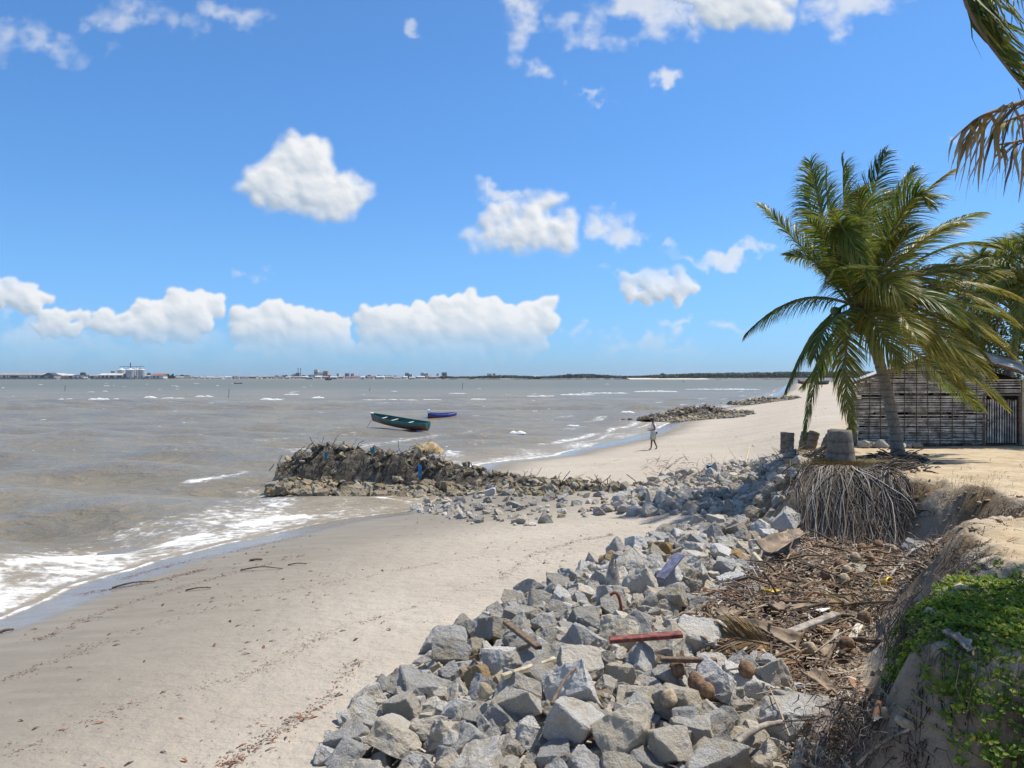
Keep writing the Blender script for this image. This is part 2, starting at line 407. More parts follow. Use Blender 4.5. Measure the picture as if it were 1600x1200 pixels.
# ------------------------------------------------------------------ world: sky and clouds
def build_world():
    w=bpy.data.worlds.new("World"); bpy.context.scene.world=w; w.use_nodes=True
    nt=w.node_tree; nt.nodes.clear(); n=N(nt)
    out=n('ShaderNodeOutputWorld')
    sky=n('ShaderNodeTexSky',sky_type='NISHITA'); sky.sun_disc=False; sky.sun_elevation=SUN_EL; sky.sun_rotation=SUN_AZ
    sky.altitude=0; sky.air_density=1.0; sky.dust_density=.35; sky.ozone_density=2.2
    # moist sea air: the low sky is a pale blue, the mid sky deeper; whitened overhead as added shadow fill
    e=n('ShaderNodeSeparateXYZ',{0:n('ShaderNodeTexCoord').outputs['Generated']}).outputs[2]
    tint=n.ramp(n.math('MULTIPLY',e,1.6,None,True),SKY_TINT)
    col=n.mix(1.,sky.outputs[0],tint,'MULTIPLY')
    bg=n('ShaderNodeBackground',{0:col,1:SKY_STR})
    nt.links.new(bg.outputs[0],out.inputs[0])
SKY_STR=.10
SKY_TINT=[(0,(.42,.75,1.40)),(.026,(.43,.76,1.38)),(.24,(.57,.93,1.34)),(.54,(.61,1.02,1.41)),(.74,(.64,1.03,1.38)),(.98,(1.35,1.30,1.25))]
build_world()
CL=[ # clouds: u, v, half width, half height, weight
 (470,250,48,44,1),(455,288,80,46,1),(525,312,72,36,1),(415,285,52,32,.9),(478,325,78,24,1),
 (840,312,38,26,.9),(818,356,90,40,1),(862,372,48,30,1),(765,374,62,20,.9),(778,308,50,16,.62),
 (965,362,34,34,.8),(1025,445,72,26,.85),(975,436,44,13,.7),(1140,402,115,15,.72),(1062,495,28,13,.62),
 (722,484,44,34,1),(735,505,66,40,1),(650,506,84,38,1),(790,512,74,42,1),(842,490,26,28,.95),(600,500,44,28,.95),(705,538,165,28,.85),
 (430,498,40,30,1),(450,512,60,36,1),(502,520,52,40,1),(400,500,34,30,.95),(465,545,95,24,.85),
 (290,492,58,36,1),(328,480,22,24,.9),(240,502,56,32,.95),(170,500,46,24,.95),(250,545,130,28,.8),
 (25,466,60,28,.9),(92,506,46,24,.9),(50,530,95,34,.82),
 (100,548,160,30,.72),(450,556,140,22,.62),(720,560,180,22,.62),(1040,562,130,20,.5),(250,520,150,40,.6),(1035,542,78,22,.8),(985,546,32,14,.75),(890,530,24,18,.7),(1150,512,40,16,.55),
 (1150,2,120,44,.95),(1215,34,44,30,.95),(1340,8,100,40,.8),(1010,14,100,46,.8),(930,20,70,40,.7),(830,35,30,58,.58),(860,116,28,22,.62),
 (925,150,34,9,.6),(1045,125,26,15,.7),(655,50,22,14,.66),(60,75,85,32,.6),(205,12,70,30,.58),(350,22,62,20,.6),(375,425,26,16,.6),(1500,212,30,14,.58)]
def build_clouds():
    st=.00155
    a=np.arange(-.70,.70,st); e=np.arange(0.004,.50,st)
    E,A=np.meshgrid(e,a,indexing='ij')
    U=UC+A*F; Vp=VH-E*F
    wu=17*fbm(A*20,E*20,5,1)+7*fbm(A*70,E*70,5,3); wv=15*fbm(A*20+40,E*20,5,2)+6.5*fbm(A*70+9,E*70,5,4)
    UU=U+wu; VV=Vp+wv
    h=np.zeros(A.shape); soft=np.full(A.shape,-9.); rg=random.Random(17)
    du=st*F
    for u,v,ru,rv,wt in CL:
        if wt<.84:     # thin wisps
            q=np.hypot((U+2.6*wu-u)/(ru*1.15),(Vp+2.6*wv-v)/(rv*1.15)); soft=np.maximum(soft,wt*(1-q)); continue
        low=v>440; n=int(16+ru*rv/(34 if low else 55))
        for k in range(n):
            th=rg.uniform(0,6.283); rr=math.sqrt(rg.random())*.92
            cu=u+ru*rr*math.cos(th); cv=v-rv*.9*rr*math.sin(th); s=min(ru,rv)*(.14+.44*rg.random()**1.4)*(1-.25*rr)
            if low and cv>v+.25*rv: s*=1.25
            i0,i1=np.searchsorted(a,[(cu-s-34-UC)/F,(cu+s+34-UC)/F]); j0,j1=np.searchsorted(e,[(VH-cv-s-32)/F,(VH-cv+s+32)/F])
            if i1<=i0 or j1<=j0: continue
            d2=(UU[j0:j1,i0:i1]-cu)**2+(VV[j0:j1,i0:i1]-cv)**2
            hh=np.sqrt(np.maximum(0,s*s-d2))+ (1-rr)*min(ru,rv)*.35*(d2<s*s)
            h[j0:j1,i0:i1]=np.maximum(h[j0:j1,i0:i1],hh)
    def blur(x,k):
        for ax in (0,1):
            for _ in range(k): x=(np.roll(x,1,ax)+x*2+np.roll(x,-1,ax))/4
        return x
    lo=1-sstep(.10,.17,E)
    hs=np.where(lo>.5,blur(h,2),blur(h,9))+0
    hl=blur(h,5)
    fb=fbm(A*60,E*60,5,61)
    t=hl+4.5*fb*(hl>.5)
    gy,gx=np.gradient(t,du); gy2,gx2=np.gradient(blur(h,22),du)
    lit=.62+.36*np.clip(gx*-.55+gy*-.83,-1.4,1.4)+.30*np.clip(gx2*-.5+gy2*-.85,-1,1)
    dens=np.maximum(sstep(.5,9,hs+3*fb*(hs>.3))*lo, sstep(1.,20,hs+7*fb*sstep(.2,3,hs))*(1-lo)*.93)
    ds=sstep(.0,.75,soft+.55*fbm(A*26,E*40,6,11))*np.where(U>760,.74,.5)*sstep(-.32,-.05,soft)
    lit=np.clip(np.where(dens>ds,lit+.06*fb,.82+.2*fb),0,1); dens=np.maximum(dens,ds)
    Rr=15000.; n=np.sqrt(1+A**2+E**2)
    Fc=grid_faces(len(e),len(a)); dr=dens.ravel(); keep=(dr[Fc].max(1)>.004); Fc=Fc[keep]
    used=np.unique(Fc); rm=np.full(dr.size,-1); rm[used]=np.arange(len(used))
    V=np.stack([(A*Rr/n).ravel(),(Rr/n).ravel(),(H+E*Rr/n).ravel()],1)[used]
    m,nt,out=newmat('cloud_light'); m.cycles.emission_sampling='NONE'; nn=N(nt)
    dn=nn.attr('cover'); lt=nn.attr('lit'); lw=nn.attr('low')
    c=nn.mix(lt,(.46,.56,.67),(1.,.995,.985)); c=nn.mix(nn.math('MULTIPLY',lw,.55),c,(.42,.60,.78))  # sunlit and shaded cloud sides and low haze are painted into the emission
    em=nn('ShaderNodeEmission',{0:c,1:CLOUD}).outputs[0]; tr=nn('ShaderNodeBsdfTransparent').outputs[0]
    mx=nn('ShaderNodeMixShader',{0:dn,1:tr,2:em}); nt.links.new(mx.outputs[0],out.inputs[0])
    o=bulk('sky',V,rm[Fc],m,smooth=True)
    e_=E.ravel(); low=1-sstep(.02,.10,e_)
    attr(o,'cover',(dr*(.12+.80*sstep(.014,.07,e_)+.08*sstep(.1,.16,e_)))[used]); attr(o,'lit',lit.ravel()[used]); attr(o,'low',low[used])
    tag(o,kind='structure')
CLOUD=.80
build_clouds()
sl=bpy.data.lights.new('sun','SUN'); sl.energy=4.8; sl.angle=R(.5); sl.color=(1,.945,.86)
so=bpy.data.objects.new('sun',sl); C.objects.link(so); so.rotation_euler=SUNV.to_track_quat('Z','Y').to_euler(); so.location=(20,10,40)
cam=bpy.data.cameras.new('camera'); co=bpy.data.objects.new('camera',cam); C.objects.link(co)
co.location=(0,0,H); co.rotation_euler=(R(90),0,0); cam.sensor_width=36; cam.lens=36*F/1600; cam.shift_y=-(600-VH)/1600
cam.clip_end=40000; cam.clip_start=.1
sc=bpy.context.scene; sc.camera=co
sc.view_settings.view_transform='Standard'; sc.view_settings.look='None'; sc.view_settings.exposure=.25; sc.view_settings.gamma=1
sc.cycles.max_bounces=6; sc.cycles.transparent_max_bounces=8

# ------------------------------------------------------------------ ground sheet
def build_ground():
    ys=np.concatenate([np.arange(-30,2.5,1.),np.arange(2.5,4.6,.12),np.arange(4.6,22,.075),np.arange(22,36,.13),np.geomspace(36,900,150)])
    xs=np.concatenate([-np.geomspace(30,16,8),np.arange(-15.5,-3,.16),np.arange(-3,10,.075),np.arange(10,22,.16),np.geomspace(22.2,900,110)])
    X,Y=np.meshgrid(xs,ys); x=X.ravel(); y=Y.ravel(); z=ground(x,y)
    fine=(y<40)
    b0=sdist(BLUFF,BLUFF_C,x,y); face=sstep(-1.3,-.5,b0)*(1-sstep(0,.5,b0))
    z=z+np.where(fine,.012*fbm(x*3.1,y*3.1,3,51)+face*(.16*fbm(x*3.4,y*3.4,6,57)),0)
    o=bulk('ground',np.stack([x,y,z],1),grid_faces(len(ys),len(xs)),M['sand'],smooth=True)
    s=sdist(SHORE,SHORE_C,x,y)+fbm(x*.35,y*.35,3,3)*.35
    wob=fbm(x*.3,y*.3,3,77)*.5
    wet=np.where(y<29, 1-sstep(.5,1.5,s+wob*.5)*.45-sstep(1.5,9.,s+wob)*.55, 1-sstep(.4,2.4,s+wob*.8)*.6-sstep(1.5,4.5,s+wob)*.4)
    b=sdist(BLUFF,BLUFF_C,x,y)
    pla=sstep(-.5,.4,b)*(1-sstep(34,60,y)*.75)
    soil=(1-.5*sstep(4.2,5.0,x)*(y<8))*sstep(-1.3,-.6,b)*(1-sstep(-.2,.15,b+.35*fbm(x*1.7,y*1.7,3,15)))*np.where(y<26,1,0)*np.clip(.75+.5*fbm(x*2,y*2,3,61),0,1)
    L=sdist(LITTER,[],x,y); lit=sstep(-.25,.5,L+.3*fbm(x*1.5,y*1.5,3,8))
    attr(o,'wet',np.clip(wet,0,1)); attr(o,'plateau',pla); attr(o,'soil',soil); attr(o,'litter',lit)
    tag(o,kind='structure'); return o
def pix_poly(ps): return [tuple(hit(u,v))[:2] for u,v in ps]
LITTER=pix_poly([(1245,852),(1330,862),(1420,860),(1440,890),(1400,930),(1362,985),(1335,1060),(1300,1130),(1250,1150),(1190,1075),(1110,1020),(1085,990),(1120,950),(1170,910),(1200,880)])
build_ground()

# ------------------------------------------------------------------ sea sheet
def build_sea():
    v=np.concatenate([np.linspace(1260,640,560),np.linspace(639.4,600,110),np.linspace(599.7,590.9,60)])
    d=H*F/(v-VH); d=np.concatenate([[-20.,2.,5.],d,[5000.,7000.]])
    a=np.concatenate([[-1.6,-1.2,-.9],np.linspace(-.72,.60,620),[.75,1.,1.6]])
    D,A=np.meshgrid(d,a,indexing='ij'); x=(np.maximum(D,12.)*A).ravel(); y=D.ravel()
    s=sdist(SHORE,SHORE_C,x,y)+fbm(x*.35,y*.35,3,3)*.35
    row=np.gradient(d); RW=np.repeat(row,len(a))
    z=np.zeros_like(x)
    dep=sstep(-.2,-4.5,s)
    rg=random.Random(3)
    for k in range(13):
        lam=rg.uniform(2.2,9.5); th=R(rg.uniform(-32,38)); amp=.0085*lam*rg.uniform(.55,1.2)
        ph=rg.uniform(0,6.28); kx,ky=math.sin(th)*6.283/lam,math.cos(th)*6.283/lam
        fade=np.clip(1.6-RW*4/lam,0,1)
        q=np.sin(kx*x+ky*y+ph+1.3*fbm(x*.06,y*.06,2,k)); z+=amp*fade*(q+.35*q*np.abs(q))*dep
    z+=.012*np.clip(1.5-RW*2,0,1)*fbm(x*1.3,y*1.8,3,4)*dep
    # foam: swash edge, lace behind it, breaker lines off the far beach
    n1=fbm(x*.22,y*.22,4,71); n2=fbm(x*.9,y*.9,4,72)
    near=(y<31)&(x<0)
    fo=np.exp(-((s+.10)/.13)**2)*(.70+.3*n2)
    band=sstep(-6.8-1.8*n1,-3.4,s)*(1-sstep(-.5,-.1,s))
    fo=np.where(near,np.maximum(fo,band*(.60+.34*n1+.24*n2)+ .45*np.exp(-((s+1.9+.9*n1)/.32)**2)*sstep(-.15,.3,n2+n1)),fo)
    fb=0
    for off,wd,st,sd in ((.1,.35,.95,1),(1.6,.5,.8,2),(3.6,.8,.85,3),(7.5,1.3,.75,4),(13,1.6,.7,5),(21,2.,.6,6),(34,2.5,.55,7)):
        nn=fbm(x*.05,y*.05,3,90+sd); fb=np.maximum(fb,st*.85*np.exp(-((s+off+1.8*nn*min(1,off/3))/wd)**2)*sstep(-.02,.34,fbm(x*.07+sd*9,y*.07,3,40+sd)+.16*(off<4)+.15*fbm(x*.5,y*.5,3,50+sd)))
    far=(y>=34)
    fb=np.maximum(fb,.74*sstep(-5.,-.6,s)*(1-sstep(-.3,.1,s))*(.72+.5*n1))
    fo=np.where(far|((x>-6)&(y>31)),fb,fo)
    # wash around the groyne tip
    gt=pl_dist([(-10.6,31.2),(-9.5,30.0),(-7,29.4),(-4.6,28.4)],x,y); fo=np.maximum(fo,(1-sstep(.1,1.1+.5*n1,gt))*(.62+.3*n2))
    gt=pl_dist([(-11.6,33.2),(-13,32.6)],x,y); fo=np.maximum(fo,(1-sstep(.2,1.3,gt))*(.6+.5*n2))
    gt=pl_dist([(-5,50),(-3.4,46),(-3,41)],x,y); fo=np.maximum(fo,(1-sstep(.3,3.2,gt))*(.50+.4*n2))
    # shoaling bar far out
    bar=np.exp(-((y-150-22*fbm(x*.02,y*0,2,5))/16)**2)*sstep(.0,.30,fbm(x*.06,y*.03,3,17))*.55; fo=np.maximum(fo,bar*(x<80))
    z+=np.where(fo>.5,.03*(fo-.5)*np.clip(1.5-RW,0,1),0)
    o=bulk('sea',np.stack([x,y,z+.0],1),grid_faces(len(d),len(a)),M['sea'],smooth=True)
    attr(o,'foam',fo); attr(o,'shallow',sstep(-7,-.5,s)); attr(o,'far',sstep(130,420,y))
    tag(o,kind='structure')
build_sea()

# breakers and whitecaps out on the water (one mass of foam crests)
def mat_crest():
    m,nt,out=newmat('foam_crest'); n=N(nt); p=n.pos()
    f=n.noise(n.scale(p,(.6,1,1.4)),1.6,6,.7)
    c=n.mix(n.maprange(f,.3,.6),(.55,.55,.53),(.85,.85,.84))
    nt.links.new(n.pbr(c,.8,n.bump(f,.8,.2)),out.inputs[0]); return m
M['crest']=mat_crest()
def crest(mb,c,L,h,w,yaw,seed):
    rg=random.Random(seed); n=max(8,int(L/.5)); n=min(n,40); pr=[(-.5,-.06),(-.3,.55),(-.08,1.),(.16,.8),(.34,.3),(.5,-.06)]
    vs=[]; cy,sy=math.cos(yaw),math.sin(yaw); bend=rg.uniform(-.06,.06)*L
    for i in range(n+1):
        t=i/n; e=(math.sin(math.pi*t)**.6)*(.45+.75*rg.random())
        for (py,pz) in pr:
            X=(t-.5)*L; Y=py*w*(.5+.5*e)+bend*(4*(t-.5)**2)+rg.uniform(-.08,.08)*w; Z=pz*h*e*(.8+.4*rg.random())-(.03 if pz<0 else 0)
            vs.append((c[0]+X*cy-Y*sy,c[1]+X*sy+Y*cy,c[2]+Z))
    k=len(pr); fs=[(i*k+j,i*k+j+1,(i+1)*k+j+1,(i+1)*k+j) for i in range(n) for j in range(k-1)]
    mb.add(vs,fs,0,True)
mb=MB()
# (u0,u1,v,height px)
for i,(u0,u1,v,hp) in enumerate([(88,122,624.5,2.6),(130,196,625,3.4),(222,247,622,3.2),(250,292,622.6,1.8),(303,336,620,2.6),(405,441,624.5,3.2),(442,470,617,2),(486,507,622,2.8),(560,655,625,1.5),
      (796,822,676.5,5),(660,690,624.6,1.4),(820,870,619.5,2.2),(868,930,617.3,2.2),(905,985,614.8,2),(990,1060,612,2),(1070,1190,608.6,1.8),(700,730,615,1.3),(735,760,624,1.6),(968,992,645,3.2),(885,905,665,2.2)]):
    d=H*F/(v-VH); crest(mb,((u0+u1)/2-UC)and(((u0+u1)/2-UC)/F*d,d,0),(u1-u0)/F*d,hp/F*d*.8,hp/F*d*1.6,R(rnd.uniform(-4,4)),i)
for i in range(85):
    v=599+ (rnd.random()**1.6)*110; u=rnd.uniform(0,1100)
    d=H*F/(v-VH); x=(u-UC)/F*d
    if float(sdist(SHORE,SHORE_C,np.array([x]),np.array([d]))[0])>-6: continue
    if 560<u<730 and 640<v<690: continue
    hp=rnd.uniform(.35,.9); crest(mb,(x,d,0.02),rnd.uniform(3,13)/F*d,hp/F*d,hp/F*d*1.5,R(rnd.uniform(-10,10)),100+i)
tag(mb.build('foam_crests',M['crest']),'white foam crests of small breaking waves on the brown water','foam',kind='stuff')
# ------------------------------------------------------------------ granite rocks
def rock_mesh(seed,mat,rough=.05,cuts=8):
    rg=random.Random(seed); bm=bmesh.new(); bmesh.ops.create_cube(bm,size=1.)
    sx,sy,sz=1,rg.uniform(.68,.98),rg.uniform(.52,.85)
    for v in bm.verts: v.co=Vector((v.co.x*sx,v.co.y*sy,v.co.z*sz))+Vector([rg.uniform(-.13,.13) for _ in range(3)])
    for k in range(cuts):
        n=Vector([rg.gauss(0,1) for _ in range(3)]).normalized()
        ext=max(v.co.dot(n) for v in bm.verts)
        r=bmesh.ops.bisect_plane(bm,geom=bm.verts[:]+bm.edges[:]+bm.faces[:],dist=1e-5,plane_co=n*ext*rg.uniform(.58,.86),plane_no=n,clear_outer=True)
        e=[x for x in r['geom_cut'] if isinstance(x,bmesh.types.BMEdge)]
        if len(e)>2:
            try: bmesh.ops.edgeloop_fill(bm,edges=e)
            except Exception: pass
    bmesh.ops.remove_doubles(bm,verts=bm.verts[:],dist=.02)
    bmesh.ops.dissolve_degenerate(bm,edges=bm.edges[:],dist=.01)
    try: bmesh.ops.bevel(bm,geom=bm.edges[:],offset=.022,segments=1,profile=.6,affect='EDGES',clamp_overlap=True)
    except Exception: pass
    bmesh.ops.triangulate(bm,faces=bm.faces[:])
    for it in range(3):
        es=[e for e in bm.edges if e.calc_length()>.15/(1+it*.4)]
        if es: bmesh.ops.subdivide_edges(bm,edges=es,cuts=1,use_grid_fill=False); bmesh.ops.triangulate(bm,faces=[f for f in bm.faces if len(f.verts)>3])
    bm.normal_update(); off=Vector((seed*3.1,seed*1.7,seed*.9))
    for v in bm.verts:
        q=v.co+off
        v.co+=v.normal*(rough*mnoise.noise(q*3.2)+rough*.55*mnoise.noise(q*8.5)+rough*.25*mnoise.noise(q*19))
    c=sum((v.co for v in bm.verts),Vector())/len(bm.verts)
    for v in bm.verts: v.co-=c
    me=bpy.data.meshes.new('granite_rock'); bm.to_mesh(me); bm.free(); me.materials.append(mat)
    return me
ROCKS=[rock_mesh(k,M['rock']) for k in range(26)]
TANS=[rock_mesh(60+k,M['rock_tan']) for k in range(4)]
def tri_arr(me):
    me.calc_loop_triangles(); V=np.empty(len(me.vertices)*3,np.float32); me.vertices.foreach_get('co',V)
    T=np.empty(len(me.loop_triangles)*3,np.int32); me.loop_triangles.foreach_get('vertices',T)
    return V.reshape(-1,3),T.reshape(-1,3)
def small_rock(seed):
    rg=random.Random(seed); bm=bmesh.new()
    for k in range(15): bm.verts.new((rg.uniform(-.5,.5),rg.uniform(-.42,.42),rg.uniform(-.33,.33)))
    bmesh.ops.convex_hull(bm,input=bm.verts[:]); bmesh.ops.triangulate(bm,faces=bm.faces[:])
    loose=[v for v in bm.verts if not v.link_faces]; bmesh.ops.delete(bm,geom=loose,context='VERTS')
    me=bpy.data.meshes.new('tmp'); bm.to_mesh(me); bm.free(); r=tri_arr(me); bpy.data.meshes.remove(me); return r
SMALL=[small_rock(k) for k in range(14)]
def scatter(poly,n,size,mind,seed,dens=None,taken=None):
    """dart throwing inside a polygon; returns [(x,y,size)]"""
    rg=random.Random(seed); xs=[p[0] for p in poly]; ys=[p[1] for p in poly]; out=[] if taken is None else taken; new=[]
    px=np.array([[rg.uniform(min(xs),max(xs)),rg.uniform(min(ys),max(ys))] for _ in range(n)])
    ok=inpoly(poly,px[:,0],px[:,1])
    for (x,y),k in zip(px,ok):
        if not k: continue
        s=size(rg,x,y)
        if s<=0: continue
        if all((x-a)**2+(y-b)**2>(mind*(s+c)/2)**2 for a,b,c in out):
            out.append((x,y,s)); new.append((x,y,s))
    return new
RIPRAP=pix_poly([(470,1215),(525,1150),(560,1098),(628,1052),(700,1010),(762,958),(850,918),(935,878),(1005,848),(1062,826),(1140,806),(1215,812),(1245,835),(1228,868),(1165,915),(1110,952),(1085,995),(1120,1035),(1190,1085),(1262,1135),(1285,1165),(1300,1240),(470,1240)])
UPPER=pix_poly([(945,795),(1005,762),(1050,744),(1105,736),(1150,726),(1205,722),(1262,728),(1250,770),(1225,800),(1150,808),(1090,806),(1000,806)])
SCAT=pix_poly([(640,800),(700,772),(770,766),(870,772),(950,776),(955,800),(900,812),(830,822),(740,822),(690,806)])
rocks=[]   # x,y,z,size,class
def rsz(lo,hi,p=1.4): return lambda rg,x,y: lo+(hi-lo)*rg.random()**p
l1=scatter(RIPRAP,10500,rsz(.14,.50,2.0),.80,1)
l2=scatter(RIPRAP,7500,rsz(.14,.42,1.8),1.0,2)
lf=scatter(RIPRAP,2200,rsz(.10,.2),.95,5)
u1=scatter(UPPER,3400,rsz(.16,.42,1.8),.80,3); u2=scatter(UPPER,2000,rsz(.16,.36),1.05,4); uf=scatter(UPPER,900,rsz(.10,.22),.9,6)
sc1=scatter(SCAT,420,rsz(.12,.38,1.8),1.25,7)
rg=random.Random(5)
def near_edge(poly,x,y): return float(pl_dist(list(poly)+[poly[0]],np.array([x]),np.array([y]))[0])
KEEP=[hit(u,v) for u,v in ((955,948),(1015,1000),(1045,885),(825,1045),(815,998))]
for lst,dz,cls in ((l1,.16,'near'),(l2,.42,'near'),(lf,.12,'fill'),(u1,.18,'upper'),(u2,.48,'upper'),(uf,.12,'fill'),(sc1,.14,'scatter')):
    for x,y,s in lst:
        if dz>.4 and near_edge(RIPRAP if cls=='near' else UPPER,x,y)<.45: continue
        if s<.3 and cls=='near': pass
        rocks.append((x,y,gz(x,y)+dz*s*(1 if dz<.4 else 1.0)+(.0 if dz<.4 else .05),s,cls))
# the ones that show largest become single things, the rest one mass
def px_size(r): return r[3]/r[1]
vis=[]
for r in rocks:
    u=UC+r[0]/r[1]*F; v=VH+(H-r[2])/r[1]*F
    if -40<u<1640 and v<1240: vis.append(r)
vis.sort(key=px_size,reverse=True); single=vis[:286]; rest=vis[286:]
tan_px=[(832,1112),(925,1108),(895,1062),(1045,1040),(735,1085),(1185,872),(690,1070),(860,885),(1000,880)]
tan_at=[hit(u,v) for u,v in tan_px]
tan_lab=['ochre rounded stone among grey rocks at the bottom of the heap','tall ochre brown stone leaning beside the biggest pale grey block','greyish tan stone above the two ochre stones in the heap','small mustard brown stone just below the red plank','flat tan stone in the left part of the near rock heap','yellow ochre squared stone beside the palm litter','tan stone low on the sandy edge of the heap','tan stone near the weathered wooden stake','small tan stone below the blue plank']
used=set(); tans={}
for k,p in enumerate(tan_at):
    best=min((i for i in range(len(single)) if i not in used),key=lambda i:(single[i][0]-p.x)**2+(single[i][1]-p.y)**2); used.add(best); tans[best]=k
lab={'near0':'pale grey angular granite block in the big near rock heap','near1':'darker grey angular granite block in the big near rock heap','upper0':'grey granite rock in the low heap left of the root mound','scatter0':'grey stone lying loose on sand before the groyne','fill0':'small grey filler stone wedged between larger granite blocks'}
bot=sorted(range(len(single)),key=lambda i:single[i][1])
for i,(x,y,z,s,cls) in enumerate(single):
    if i in tans: me=TANS[tans[i]%4]
    else: me=ROCKS[rg.randrange(len(ROCKS))]
    o=link('granite_rock',me); o.location=(x,y,z)
    o.rotation_euler=(rg.uniform(-.75,.75),rg.uniform(-.75,.75),rg.uniform(0,6.28))
    k=s*1.22; o.scale=(k*rg.uniform(.92,1.12),k*rg.uniform(.9,1.1),k*rg.uniform(.85,1.1))
    if i in tans: tag(o,tan_lab[tans[i]],'rock','granite rocks of the sea defence')
    else: tag(o,lab['near0'] if cls=='near' else lab[cls+'0'],'rock','granite rocks of the sea defence')
def merge(name,items,mat,src,seed,flat=1.):
    rg=random.Random(seed); Vs=[];Ts=[];o=0
    for x,y,z,s in items:
        V,T=src[rg.randrange(len(src))]
        q=np.array(Matrix.Rotation(rg.uniform(0,6.28),3,'Z')@Matrix.Rotation(rg.uniform(-.7,.7),3,'X')@Matrix.Rotation(rg.uniform(-.7,.7),3,'Y'))
        W=(V*s*np.array([1,1,flat]))@q.T+np.array([x,y,z]); Vs.append(W); Ts.append(T+o); o+=len(V)
    return bulk(name,np.concatenate(Vs),np.concatenate(Ts),mat)
BIG=[tri_arr(m) for m in ROCKS[:8]]
o=merge('small_granite_rocks',[(x,y,z,s*1.2) for x,y,z,s,c in rest],M['rock_isl'],BIG+SMALL[:6],9)
tag(o,'smaller grey rocks filling the heaps and lying on the sand','rocks',kind='stuff')

# ------------------------------------------------------------------ rubble groynes reaching into the water
def make_groyne(name,axis,halfw,hz,res,seed,label,rub_n,rub_s,skirt):
    """axis polyline tip -> land, heights hz along it; a lumpy mound of stones held by roots and netting"""
    ax=np.array(axis,float); seg=np.hypot(*np.diff(ax,axis=0).T); cum=np.concatenate([[0],np.cumsum(seg)]); L=cum[-1]
    t=thing(name,label,'groyne',(ax[0,0],ax[0,1],0))
    def at(q): return np.array([np.interp(q,cum,ax[:,0]),np.interp(q,cum,ax[:,1])])
    nu=int(L/res); nv=26; V=[]
    for i in range(nu+1):
        q=L*i/nu; p=at(q); d=at(min(L,q+.1))-at(max(0,q-.1)); d/=np.hypot(*d); nrm=np.array([-d[1],d[0]])
        h=np.interp(q/L,np.linspace(0,1,len(hz)),hz); w=np.interp(q/L,np.linspace(0,1,len(halfw)),halfw)
        for j in range(nv+1):
            s=(j/nv)*2-1; prof=(1-abs(s)**3.2)
            x,y=p+nrm*s*w
            zz=-.25+ (h+.25)*prof+ .38*h*float(fbm(x*1.1,y*1.1,4,seed))*prof+.16*float(fbm(x*3.5,y*3.5,3,seed+4))*prof
            V.append((x+.15*float(fbm(x*2.1,y*2.1,3,seed+8)),y,zz+ (gz(x,y) if gz(x,y)>0 else 0)*.9))
    b=bulk('mound',V,grid_faces(nu+1,nv+1),M['groyne'],t)
    rg=random.Random(seed); VV=np.array(V).reshape(nu+1,nv+1,3)
    items=[]
    for k in range(rub_n):
        i=rg.randrange(nu+1); j=rg.randrange(nv+1); p=VV[i,j]
        front=VV[i,j,1]<at(L*i/nu)[1]-.25*halfw[0]
        if front and p[2]>.35*max(.2,np.interp(i/nu,np.linspace(0,1,len(hz)),hz)) and rg.random()<.72: continue
        items.append((p[0]+rg.uniform(-.15,.15),p[1]+rg.uniform(-.15,.15),p[2]+.07,rg.uniform(*rub_s)))
    for (a,bq,n,off) in skirt:
        for k in range(n):
            q=L*rg.uniform(a,bq); p=at(q); d=at(min(L,q+.1))-at(max(0,q-.1)); d/=np.hypot(*d); nrm=np.array([-d[1],d[0]])
            w=np.interp(q/L,np.linspace(0,1,len(halfw)),halfw); r=rg.random(); xy=p-nrm*(w*.78+off*r)*(1 if rg.random()<.93 else -1)
            z=max(gz(*xy),-.05)+.34*(1-r)**1.5*rg.random(); items.append((xy[0],xy[1],z,rg.uniform(rub_s[0],rub_s[1]*1.1)))
    o=merge('rubble_stones',items,M['rubble'],SMALL+BIG[:3],seed+1); o.parent=t; o.matrix_parent_inverse=wmat(t).inverted(); o['kind']='stuff'
    # tangled dark roots and netting hanging over the landward face
    mb=MB()
    for k in range(int(560*L/14)):
        i=rg.randrange(nu+1); j=rg.randrange(2,int(nv*.55)); p=Vector(VV[i,j]); hh=p.z
        if hh<.38*max(hz)+.0: continue
        if fbm(np.array([p.x*.5]),np.array([p.y*.5]),2,seed+3)[0]<-.08 and rg.random()<.8: continue
        a=p+Vector((rg.uniform(-.2,.2),rg.uniform(-.16,.1),rg.uniform(0,.16)))
        bb=a+Vector((rg.uniform(-.35,.35),rg.uniform(-.25,.05),-rg.uniform(.1,.5)))
        mb.tube([a,(a+bb)/2+Vector((rg.uniform(-.1,.1),-.08,rg.uniform(0,.1))),bb],rg.uniform(.008,.022),3,cap=False)
    for k in range(int(110*L/14)):
        i=rg.randrange(nu+1); j=rg.randrange(4,nv-6); p=Vector(VV[i,j])
        bb=p+Vector((rg.uniform(-.5,.5),rg.uniform(-.3,.3),rg.uniform(.1,.55)))
        mb.tube([p,(p+bb)/2+Vector((rg.uniform(-.1,.1),0,rg.uniform(0,.12))),bb],rg.uniform(.006,.016),3,cap=False)
    r=mb.build('hanging_roots',M['twigdark'],t); r['kind']='stuff'
    return t
def mat_groyne():
    m,nt,out=newmat('packed_rubble'); n=N(nt); p=n.pos()
    a=n.noise(p,3.2,7,.7); c=n.ramp(a,[(0,(.03,.025,.02)),(.46,(.075,.062,.047)),(.6,(.20,.17,.125)),(.75,(.31,.27,.20))])
    nt.links.new(n.pbr(c,.95,n.bump(n.noise(p,6,8,.75),1.,.15)),out.inputs[0]); return m
M['groyne']=mat_groyne()
